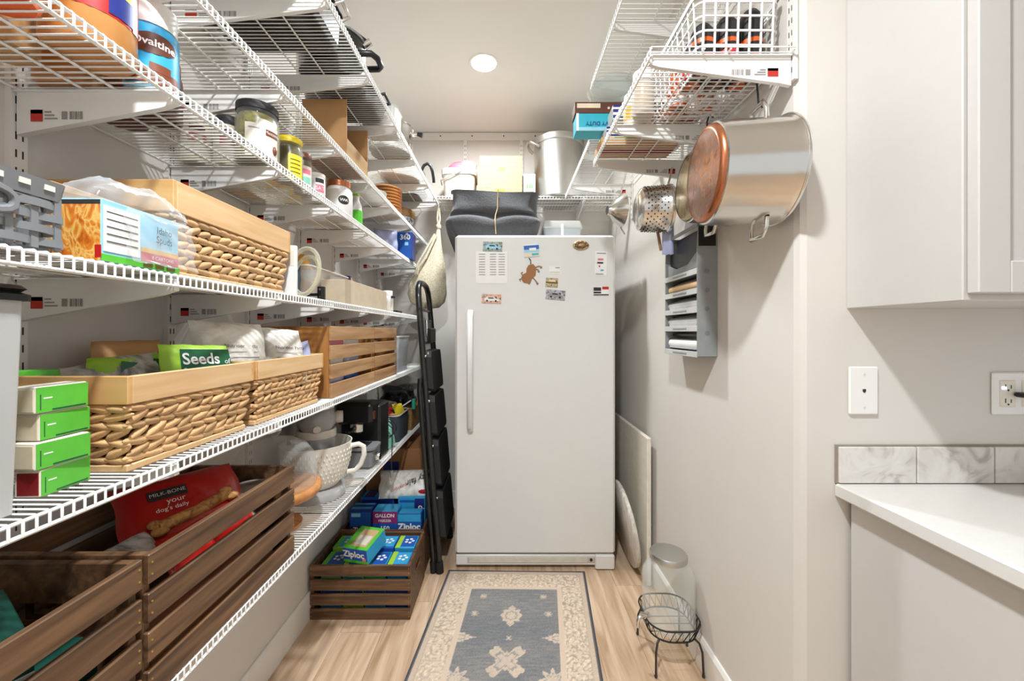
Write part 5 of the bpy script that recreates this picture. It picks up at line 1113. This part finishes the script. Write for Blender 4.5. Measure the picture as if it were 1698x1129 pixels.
MB().loft([rrect(-.304, -.289, 2.24, 2.42, FZ-.066, .006), rrect(-.322, -.288, 2.215, 2.44, FZ-.02, .012), rrect(-.340, -.286, 2.20, 2.44, FZ+.03, .02), rrect(-.350, -.29, 2.195, 2.44, FZ+.08, .02)]).build('sagging_flap', 'denim', t, smooth=60)
MB().box(-.318, -.306, 2.198, 2.203, FZ+.215, FZ+.245).build('side_tag', 'white', t)
t = thing('clear_box', 'clear plastic box with snap lid on freezer beside denim bin', 'box', (.29, 2.42, FZ))
MB().loft([rrect(.215, .415, 2.28, 2.58, FZ, .015), rrect(.205, .425, 2.27, 2.59, FZ+.075, .015)]).build('box_shell', 'clearbin2', t, smooth=40); MB().loft([rrect(.20, .43, 2.265, 2.595, FZ+.075, .015), rrect(.20, .43, 2.265, 2.595, FZ+.085, .015), rrect(.21, .42, 2.275, 2.585, FZ+.12, .015)]).build('lid', 'clearbin', t, smooth=40)
MB().box(.305, .32, 2.262, 2.266, FZ+.03, FZ+.10).build('snap_clip', 'white', t)
t = tag(MB().tube([(.30, 2.19, FZ+.006), (.34, 2.2, FZ+.012), (.38, 2.19, FZ+.008), (.43, 2.2, FZ+.014), (.455, 2.2, FZ+.012), (.47, 2.2, FZ+.005)], .0055, 6).build('power_cable', 'blackrubber', None, smooth=60), 'short black cord lying on top of freezer at right', 'cord')

# ------------------------------------------------------------------ back shelf
D = Z0 + .0005; yb = 2.62
t = thing('lidded_bucket', 'white plastic bucket with white lid and side handle on back shelf', 'bucket', (-.315, 2.70, D)); bxc = (-.325, 2.70)
MB().loft([rrect(bxc[0]-.095, bxc[0]+.095, 2.60, 2.80, D, .04, 5), rrect(bxc[0]-.108, bxc[0]+.108, 2.59, 2.81, D+.15, .045, 5)]).build('bucket_body', 'offwhite', t, smooth=40)
MB().loft([rrect(bxc[0]-.115, bxc[0]+.115, 2.583, 2.817, D+.15, .045, 5), rrect(bxc[0]-.117, bxc[0]+.117, 2.581, 2.819, D+.185, .045, 5), rrect(bxc[0]-.11, bxc[0]+.11, 2.588, 2.812, D+.19, .04, 5)]).build('lid', 'white', t, smooth=40)
MB().tube([(bxc[0]+.02, 2.578, D+.165), (bxc[0]-.05, 2.576, D+.13), (bxc[0]-.116, 2.60, D+.11), (bxc[0]-.122, 2.68, D+.11)], .0045, 6).build('bail_handle', 'offwhite', t, smooth=60)
t = thing('pink_bowl', 'pink bowl upturned on a clear bowl atop the white bucket', 'bowl', (-.32, 2.70, D+.19)); MB().lathe([(.088, .0), (.086, .03), (.07, .052), (.04, .06), (.002, .061)], (-.325, 2.70, D+.1905), 32).build('bowl_wall', 'pink', t, smooth=50); MB().tube([(-.325+.06*math.cos(a), 2.70+.06*math.sin(a), D+.2455) for a in [2*math.pi*i/24 for i in range(24)]], .004, 6, True).build('base_ring', 'inkred', t, smooth=60)
tag(MB().lathe([(.05, .0), (.056, .035), (.04, .05), (.002, .052)], (-.262, 2.64, D+.1905), 24).build('clear_bowl', 'clearbin', None, smooth=50), 'small clear bowl beside the pink bowl on bucket', 'bowl')
c = Carton('cardboard_box', 'lower brown cardboard box with handwriting on the back shelf', 'box', (-.052, 2.71, D), (.292, .26, .165), 'card_l', bev=.002); c.panel('-y', .4, .62, 0, .28, 'mustard', 'tape_strip'); c.panel('top', .42, .58, 0, 1, 'card', 'tape_strip')
[c.panel('-y', u0, u1, v0, v0+.03, 'inkgrey', 'pen_scribble') for u0, u1, v0 in ((.09, .14, .64), (.15, .2, .60), (.08, .30, .46), (.11, .32, .50), (.12, .24, .36))]
c = Carton('cardboard_box', 'upper brown cardboard box stacked on another on back shelf', 'box', (-.046, 2.715, D+.166), (.282, .24, .105), 'card_l', bev=.002); c.panel('-y', .44, .6, 0, .3, 'mustard', 'tape_strip'); c.panel('-y', .65, .95, .62, .66, 'inkgrey', 'pencil_line'); c.panel('-y', .65, .85, .4, .44, 'inkgrey', 'pencil_line'); c.panel('top', .42, .58, 0, 1, 'card', 'tape_strip'); c.panel('-y', .26, .36, .70, .76, 'inkgrey', 'pen_scribble')
c = Carton('food_carton', 'small white carton with green lettering in front of stockpot', 'carton', (.142, 2.61, D), (.078, .06, .145), 'white'); [c.panel('-y', .28+.13*q, .36+.13*q, .34, .54, 'green', 'green_print') for q in range(4)]; c.panel('-y', .68, .8, .05, .2, 'orange'); c.panel('-y', .3, .4, .76, .8, 'green')
t = thing('aluminium_stockpot', 'tall aluminium stockpot with side handles on the back shelf', 'stockpot', (.345, 2.705, D)); sp = (.345, 2.705, D)
MB().lathe([(.152, 0), (.160, .008), (.166, .36), (.172, .363), (.176, .372), (.176, .402), (.172, .406), (.168, .40), (.165, .36), (.155, .012), (.002, .01)], sp, 56).build('pot_wall', 'alu', t, smooth=35)
for s, an in ((1, 200), (-1, 20)):
    ca, sa = math.cos(R(an)), math.sin(R(an)); q = lambda r_, tt, z: (sp[0]+r_*ca-tt*sa, sp[1]+r_*sa+tt*ca, D+z)
    MB().tube([q(.166, -.05, .33), q(.19, -.048, .345), q(.215, -.03, .365), q(.222, 0, .372), q(.215, .03, .365), q(.19, .048, .345), q(.166, .05, .33)], .010, 8).build('handle', 'alu', t, smooth=60)

# ------------------------------------------------------------------ right wall shelf
D = ZR1 + .0005
t = thing('wire_basket', 'white wire basket of bottles on the right wall shelf', 'basket', (.61, 1.2, D)); wx0, wx1, wy0, wy1, wh_ = .500, .724, 1.045, 1.46, .165
def wirebox():
    n = 6; m = MB()
    for k in range(n+1):
        x = wx0+.02 + k*(wx1-wx0-.04)/n
        m.tube([(x, wy0, D+wh_), (x, wy0+.008, D+.02), (x, wy0+.02, D+.003), (x, wy1-.02, D+.003), (x, wy1-.008, D+.02), (x, wy1, D+wh_)], .0030, 6)
    m.build('cross_wires', 'wire', t, smooth=60); m = MB()
    for k in range(12):
        y = wy0+.02 + k*(wy1-wy0-.04)/11
        m.tube([(wx0, y, D+wh_), (wx0+.008, y, D+.02), (wx0+.02, y, D+.003), (wx1-.02, y, D+.003), (wx1-.008, y, D+.02), (wx1, y, D+wh_)], .0025, 5)
    m.build('long_wires', 'wire', t, smooth=60)
    m = MB()
    for z in (.038, .076, .114, .150): e = .006*(1-z/wh_); m.tube(rrect(wx0+e, wx1-e, wy0+e, wy1-e, D+z, .025, 4), .0028, 6, True)
    m.build('ring_wires', 'wire', t, smooth=60)
    MB().loft([rrect(wx0-.004, wx1+.004, wy0-.004, wy1+.004, D+wh_-.002, .025), rrect(wx0-.004, wx1+.004, wy0-.004, wy1+.004, D+wh_+.012, .025), rrect(wx0-.001, wx1+.001, wy0-.001, wy1+.001, D+wh_+.012, .025), rrect(wx0-.001, wx1+.001, wy0-.001, wy1+.001, D+wh_-.002, .025)], False, False).build('rim_band', 'wire', t, smooth=40)
wirebox()
bl = ['front left', 'front middle', 'front right', 'second row left', 'second row middle', 'second row right', 'rear left', 'rear right']
for k, (x, y) in enumerate(((.544, 1.105), (.611, 1.105), (.678, 1.105), (.546, 1.175), (.613, 1.175), (.680, 1.175), (.56, 1.30), (.65, 1.30))):
    t = thing('spray_can', 'black and orange bottle in the wire basket, %s' % bl[k], 'bottle', (x, y, D+.0055), 0, 'bottles in the white wire basket')
    MB().lathe([(.030, 0), (.032, .006), (.032, .085+.02*(k % 3)), (.029, .105+.02*(k % 3)), (.018, .122+.02*(k % 3)), (.006, .128+.02*(k % 3))], (x, y, D+.0055), 20).build('bottle_body', ['ink', 'ink', 'ink', 'ink', 'ink', 'ink', 'orange', 'white'][k], t, smooth=50); MB().lathe([(.0325, .062), (.0325, .074)], (x, y, D+.0055), 20, cap0=False, cap1=False).build('orange_stripe', 'orange', t, smooth=50)
    MB().lathe([(.0326, .008), (.0326, .03+.014*(k % 2))], (x, y, D+.0055), 18, cap0=False, cap1=False).build('label_band', ['orange', 'inkred', 'orange', 'red', 'inkgrey', 'orange', 'white', 'salmonmix'][k], t, smooth=50); MB().lathe([(.022, -.0004), (.022, .001)], (x, y, D+.0055), 14).build('base_disc', 'orange' if k % 2 else 'copper', t)
pouch_thing('spice_pouch', 'brown and white spotted pouch lying at the back of wire basket', 'pouch', (.60, 1.40, D+.006), (.60, 1.395, D+.033), (1, 0, 0), (0, 1, .05), .17, .09, .04, 'salmonmix', 91)
t = jar('honey_jar', 'clear jar of yellow honey beside the wire basket', 'jar', .455, 1.33, D, .036, .145, 'clearbin', 'white', .03, None, None, (0, 0), (), 'mustard')
t = jar('honey_jar', 'white jar with orange band behind the honey jar', 'jar', .452, 1.43, D, .033, .13, 'offwhite', 'white', .02, None, 'mustard', (.3, .7), ())
def wrapbox(label, x0, x1, y0, y1, z0, h, m, prints, txt=None):
    c = Carton('wrap_box', label, 'box', ((x0+x1)/2, (y0+y1)/2, D+z0), (x1-x0, y1-y0, h), m)
    for p in prints: c.panel(*p)
    if txt: c.text(*txt)
    return c
c = wrapbox('low torn cardboard tray under the stack of wrap boxes', .362, .66, 1.53, 1.645, 0, .028, 'card', [('-y', 0, 1, .5, 1, 'card_l'), ('bot', .0, 1, .35, .65, 'darkred')])
c = wrapbox('blue and white striped wrap box with red lettering', .385, .70, 1.54, 1.60, .029, .05, 'white', [('-y', 0, 1, .78, .95, 'navy'), ('-y', 0, 1, .5, .66, 'navy'), ('-y', 0, 1, .2, .36, 'navy'), ('-y', .1, .6, .05, .15, 'green')])
c.text('-y', .3, .78, .017, 'Reynolds', 'white', shear=.3, bold=.02); c.text('-y', .45, .42, .014, 'PARCHMENT', 'inkred', bold=.02)
c = wrapbox('second blue striped wrap box lying behind the first', .385, .70, 1.605, 1.665, .029, .052, 'white', [('-y', 0, 1, .3, .5, 'navy'), ('-y', 0, 1, .7, .9, 'navy')])
c = wrapbox('turquoise heavy duty foil box sticking out of the stack', .275, .60, 1.585, 1.66, .083, .07, 'turq', [('-y', 0, .5, 0, .2, 'skyblue'), ('-y', .0, .03, 0, 1, 'white')])
c.text('-y', .32, .42, .022, 'HEAVY DUTY', 'navy', 180, bold=.01)
c = wrapbox('blue and white striped bag box right of the turquoise box', .40, .70, 1.50, 1.58, .083, .055, 'white', [('-y', 0, 1, .1, .3, 'navy'), ('-y', 0, 1, .5, .7, 'navy'), ('-y', 0, 1, .85, 1, 'navy')])
c = wrapbox('dark brown wrap box with cream torn end on top of stack', .270, .66, 1.585, 1.66, .154, .045, 'brown', [('-y', .02, .26, .45, .85, 'cream', 'torn_end')])
for k in range(8): MB().lathe([(.005, 0), (.005, -.001)], (-.06+k*.03, -.0375, .02), 10, 'y').build('dot_print', 'cream', c.t, True)
t = thing('glass_bowls', 'nested clear glass bowls on the stack of wrap boxes', 'bowls', (.43, 1.62, D+.20))
for k in range(2): MB().lathe([(.05, .004+k*.02), (.08, .02+k*.02), (.10-.01*k, .06+k*.02), (.104-.01*k, .064+k*.02), (.095-.01*k, .06+k*.02), (.075, .025+k*.02), (.002, .012+k*.02)], (.43, 1.623, D+.1995), 36).build('bowl', 'domeglass', t, smooth=60)

# ------------------------------------------------------------------ pots hanging on the right
def hang_pot(name, label, cx, cy, cz, r, ln, yaw, base, rimc, side, hooks):
    """pot whose axis lies level, base toward the aisle; local +x runs from base to rim"""
    t = thing(name, label, 'pot', (cx, cy, cz), yaw)
    MB().lathe([(r*.94, .012), (r*.985, .016), (r, .03), (r, ln-.012), (r*1.03, ln-.006), (r*1.04, ln), (r*1.02, ln+.002), (r*.985, ln-.006), (r*.98, .02), (.002, .018)], (0, 0, 0), 64, 'x').build('pot_wall', side, t, True, 35)
    b = MB().lathe([(r*.86, 0), (r*.9, .001), (r*.9, .015)], (0, 0, 0), 64, 'x').build('base_plate', base, t, True, 30)
    MB().lathe([(r*.86, -.0006), (r*.905, .001), (r*.95, .008), (r*.955, .014)], (0, 0, 0), 64, 'x', False, False).build('base_rim', rimc, b, True, 50)
    MB().tube([(ln, r*1.035*math.cos(a), r*1.035*math.sin(a)) for a in [2*math.pi*i/48 for i in range(48)]], .004, 6, True).build('rolled_rim', side, t, True, 60)
    for s in (-1, 1):
        z = s*r
        MB().tube([(ln-.045, -.038, z*.97), (ln-.047, -.040, z+s*.018), (ln-.05, -.03, z+s*.042), (ln-.05, .03, z+s*.042), (ln-.047, .040, z+s*.018), (ln-.045, .038, z*.97)], .0062, 8).build('handle', 'steel', t, True, 60)
    return t
hang_pot('hanging_stockpot', 'large steel stockpot with copper base hung sideways below right shelf', .528, 1.075, 1.706, .133, .192, R(-6), 'copper', 'copperrim', 'steel', 0)
hang_pot('hanging_stockpot', 'smaller steel pot with brassy base hung behind the large stockpot', .600, 1.330, 1.765, .116, .128, R(-4), 'brassy', 'brassy', 'steel', 0)
for (label, pts) in (('black wire hook holding the large stockpot handle', [(.690, 1.06, ZR1-.028), (.676, 1.06, ZR1-.020), (.668, 1.06, ZR1-.05), (.672, 1.06, 1.91), (.672, 1.058, 1.888), (.682, 1.058, 1.882), (.690, 1.06, 1.893)]),
                     ('black wire hook holding the smaller pot handle', [(.69, 1.325, ZR1-.004), (.676, 1.325, ZR1+.004), (.668, 1.325, ZR1-.02), (.672, 1.325, 1.945), (.674, 1.324, 1.922), (.684, 1.324, 1.917), (.690, 1.326, 1.926)])):
    tag(MB().tube(pts, .0028, 6).build('pot_hook', 'blackmetal', None, smooth=60), label, 'hook')
# box grater and strainer
t = thing('perforated_colander', 'round steel cup colander full of small holes hung by a hook', 'colander', (.594, 1.62, 1.782), R(-4)); t.scale = (1.1, 1.1, 1.1)
MB().lathe([(.052, 0), (.075, .012), (.082, .05), (.084, .105), (.09, .11)], (-.06, 0, 0), 40, 'x', True, False).build('cup_wall', 'steel', t, True, 50)
hm = MB()
for r_ in range(7):
    for k in range(26):
        a = 2*math.pi*(k+.5*(r_ % 2))/26; xx = -.035+r_*.011; rr = .0795+.0006*r_; hm.ell((xx, rr*math.cos(a)*1.004, rr*math.sin(a)*1.004), .0028, .0028, .0028, 6, 4)
ho = hm.build('holes', 'ink', t, True); ho['kind'] = 'stuff'
MB().lathe([(.086, .105), (.088, .12), (.082, .121)], (-.06, 0, 0), 40, 'x', False, False).build('rim_ring', 'steel', t, True, 50)
MB().tube([(.055, 0, .088), (.065, 0, .12), (.07, 0, .155)], .004, 6).build('hang_loop', 'steel', t, True, 60)
t = thing('small_funnel', 'small flared steel strainer facing the aisle beside the colander', 'strainer', (.485, 1.70, 1.80), R(8))
MB().lathe([(.018, -.06), (.022, -.045), (.045, -.028), (.07, 0), (.074, .004), (.066, .004), (.04, -.02), (.018, -.04)], (0, 0, 0), 36, 'x', True, True).build('funnel_wall', 'steel', t, True, 50)
MB().tube([(0, 0, .072), (.012, -.008, .12), (.02, -.026, .185), (.02, -.032, .207), (.02, -.042, .206), (.02, -.046, .192)], .0035, 6).build('handle', 'steel', t, True, 60); MB().tube([(0, 0, -.07), (.02, 0, -.10)], .0035, 6).build('rest', 'steel', t, True, 60)
# lilac bag of tools
t, f = pouch_thing('plastic_sleeve', 'long lilac plastic sleeve hanging between colander and pots', 'sleeve', (.66, 1.66, 1.62), (.665, 1.64, 1.735), (.95, -.32, 0), (0, 0, 1), .045, .27, .02, 'lilac', 95)
t = tag(MB().tube([(.625, 1.665, 1.78), (.63, 1.66, 1.70), (.64, 1.65, 1.62)], .006, 6).build('wire_whisk_handle', 'leather', None, smooth=60), 'thin brown handle hanging beside the lilac sleeve', 'utensil')
# foil and wrap dispenser
t = thing('wrap_dispenser', 'grey wall rack with slots for foil and wrap rolls', 'dispenser', (.71, 1.545, 1.19))
dx0, dy0, dy1, dz0, dz1 = .673, 1.402, 1.69, 1.192, 1.672
MB().box(XR-.006, XR-.0005, dy0, dy1, dz0, dz1).build('back_panel', 'wrapgrey', t)
e = MB().prism([(dx0, dz0), (XR-.006, dz0), (XR-.006, dz1), (dx0+.004, dz1), (dx0, dz1-.10)], 'y', dy0, dy0+.005).build('near_end_panel', 'wrapgrey', t)
MB().prism([(dx0, dz0), (XR-.006, dz0), (XR-.006, dz1), (dx0+.004, dz1), (dx0, dz1-.10)], 'y', dy1-.005, dy1).build('far_end_panel', 'wrapgrey', t)
for zz in (1.275, 1.362, 1.428, 1.495): MB().lathe([(.0085, 0), (.0085, -.0012)], (.708, dy0, zz), 14, 'y').build('rubber_dot', 'wrapgrey_d', e)
MB().box(dx0+.004, XR-.007, dy0-.0012, dy0+.0006, 1.585, 1.655).build('dark_top_panel', 'blackplastic', e)
sl = [(1.192, 1.275), (1.285, 1.345), (1.352, 1.412), (1.420, 1.480), (1.490, 1.66)]
for k, (a, b) in enumerate(sl):
    MB().box(dx0+.002, XR-.006, dy0+.005, dy1-.005, a-.002, a+.003).build('divider', 'wrapgrey_d', t)
    l = MB().box(dx0-.003, dx0+.002, dy0+.002, dy1-.002, a-.004, a+.017, .001).build('cutter_strip', 'wraplight', t)
    MB().box(dx0-.0045, dx0-.003, dy0+.08, dy0+.2, a+.004, a+.009).build('cutter_slider', 'wrapgrey', l)
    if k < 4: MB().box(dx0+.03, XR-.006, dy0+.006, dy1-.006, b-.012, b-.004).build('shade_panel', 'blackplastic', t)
MB().box(dx0, dx0+.004, dy0+.002, dy1-.002, 1.655, 1.668).build('top_strip', 'wrapgrey', t)
MB().prism([(1.408, 1.508), (1.408, 1.580), (1.50, 1.535), (1.60, 1.532), (1.684, 1.560), (1.684, 1.508)], 'x', dx0+.010, dx0+.014).build('sloped_flap', 'wrapgrey', t)
MB().box(dx0+.02, dx0+.03, dy0+.01, dy1-.01, 1.51, 1.65).build('dark_pocket', 'blackplastic', t)
for k, (z, r, m, l) in enumerate(((1.232, .019, 'white', 'white paper roll in the lowest slot of the grey rack'), (1.318, .02, 'rollgrey', 'silver foil roll in the second slot from the bottom'), (1.384, .02, 'rollgrey', 'clear film roll in the third slot from the bottom'), (1.452, .019, 'roll', 'brown parchment roll in the fourth slot from the bottom'))):
    tt = thing('wrap_roll', l, 'roll', (.706, 1.545, z-r), 0, 'rolls in the wall rack'); MB().lathe([(r, 0), (r, .265)], (.702, dy0+.011, z), 24, 'y').build('roll_body', m, tt, smooth=40); MB().lathe([(r*.5, -.002), (r*.5, .268)], (.702, dy0+.011, z), 16, 'y').build('core', 'card', tt, smooth=40)
    if k in (1, 2, 0): MB().loft([[(.702-r*.9, y, z+.006), (.684-.004, y, z-r*.3), (.678, y, z-r*.9), (.6805, y, z-r*.9), (.6865, y, z-r*.25), (.704-r*.9, y, z+.008)] for y in (dy0+.02, dy1-.03)]).build('loose_sheet', 'rollgrey' if k else 'film', tt)

# ------------------------------------------------------------------ floor, right side
tag(MB().box(.700, .722, 1.985, 2.62, .001, .745, .003).build('white_board', 'offwhite'), 'flat cream board standing upright against the right wall', 'board')
t = thing('round_board', 'round whitewashed wooden board leaning between freezer and wall', 'board', (.68, 2.1, 0)); rb = .222; tilt = R(9)
ax = Vector((math.cos(tilt), 0, math.sin(tilt))); up = Vector((-math.sin(tilt), 0, math.cos(tilt))); cb = Vector((.672, 2.33, .004)) + up*rb
cb = Vector((.682, 2.19, .008)) + up*rb
def disc(r, a): return [tuple(cb + ax*a + (Vector((0, 1, 0))*math.cos(q) + up*math.sin(q))*r) for q in [2*math.pi*i/48 for i in range(48)]]
MB().loft([disc(rb-.006, -.013), disc(rb, -.008), disc(rb, .006), disc(rb-.004, .010)]).build('disc', 'whitewash', t, smooth=40)
# drink dispenser on a wire stand
jc = (.636, 1.565); t = thing('drink_dispenser', 'clear glass drink dispenser jar with metal lid and spigot', 'drink dispenser', (jc[0], jc[1], .128))
MB().lathe([(.03, .132), (.085, .128), (.096, .136), (.099, .15), (.099, .31), (.096, .33), (.082, .356), (.068, .372), (.068, .395), (.0655, .395), (.065, .372), (.079, .354), (.0925, .328), (.0955, .31), (.0955, .152), (.09, .14), (.04, .142), (.002, .146)], (jc[0], jc[1], 0), 48, cap0=True).build('glass_jar', 'glass', t, smooth=50)
MB().lathe([(.0705, .384), (.0715, .386), (.0715, .402), (.068, .407), (.06, .4085), (.002, .4085)], (jc[0], jc[1], 0), 40).build('lid', 'alu', t, smooth=40)
sd = Vector((-.93, -.36, 0)).normalized(); s0 = Vector((jc[0], jc[1], .185)) + sd*.096
sp_ = MB().tube([s0, s0+sd*.022], .010, 12).tube([s0+sd*.02, s0+sd*.045, s0+sd*.052+Vector((0, 0, -.012)), s0+sd*.053+Vector((0, 0, -.034))], .007, 10).build('spigot', 'steel', t, smooth=60)
MB().tube([s0+sd*.036, s0+sd*.036+Vector((0, 0, .016)), s0+sd*.030+Vector((.012, -.02, .022))], .005, 8).build('tap_lever', 'steel', sp_, smooth=60)
t = thing('wire_stand', 'black wire stand with looped rim under the drink dispenser', 'stand', (jc[0], jc[1], 0))
wx, wy = .104, .104
def ring(e, z, k=6): return rrect(jc[0]-wx-e, jc[0]+wx+e, jc[1]-wy-e, jc[1]+wy+e, z, .07, k)
wy = .108; wx = .101
MB().tube(ring(0, .172), .0032, 6, True).build('top_ring', 'blackmetal', t, smooth=60); MB().tube(ring(-.012, .124), .0032, 6, True).build('bottom_ring', 'blackmetal', t, smooth=60)
a, b = ring(0, .171, 9), ring(-.011, .125, 9)
def along(l, s):
    n = len(l); per = [0]
    for i in range(n): per.append(per[-1] + (Vector(l[(i+1) % n])-Vector(l[i])).length)
    s = (s % 1)*per[-1]
    for i in range(n):
        if per[i+1] >= s: return Vector(l[i]).lerp(Vector(l[(i+1) % n]), (s-per[i])/max(1e-9, per[i+1]-per[i]))
m = MB(); nz = 26; pts = []
for k in range(nz*2): pts.append(along(a if k % 2 else b, k/(nz*2)))
m.tube(pts, .0021, 5, True); zz = m.build('zigzag_wire', 'blackmetal', t, smooth=60)
for k in (-.04, 0, .04): MB().tube([(jc[0]-.088, jc[1]+k, .1245), (jc[0]+.088, jc[1]+k, .1245)], .0018, 6).build('base_wire', 'blackmetal', t, smooth=60)
for sx in (-1, 1):
    for sy in (-1, 1):
        MB().tube([(jc[0]+sx*.066, jc[1]+sy*.078, .125), (jc[0]+sx*.078, jc[1]+sy*.092, .118), (jc[0]+sx*.086, jc[1]+sy*.100, .09), (jc[0]+sx*.088, jc[1]+sy*.104, .008)], .0042, 8).build('leg', 'blackmetal', t, smooth=60)
        MB().ell((jc[0]+sx*.088, jc[1]+sy*.104, .0062), .0062, .0062, .0062, 8, 6).build('foot', 'blackmetal', t, smooth=60)
MB().tube([(jc[0]+.03, jc[1]-.095, .125), (jc[0]+.03, jc[1]-.097, .112)], .005, 6).build('catch', 'blackmetal', t, smooth=60)
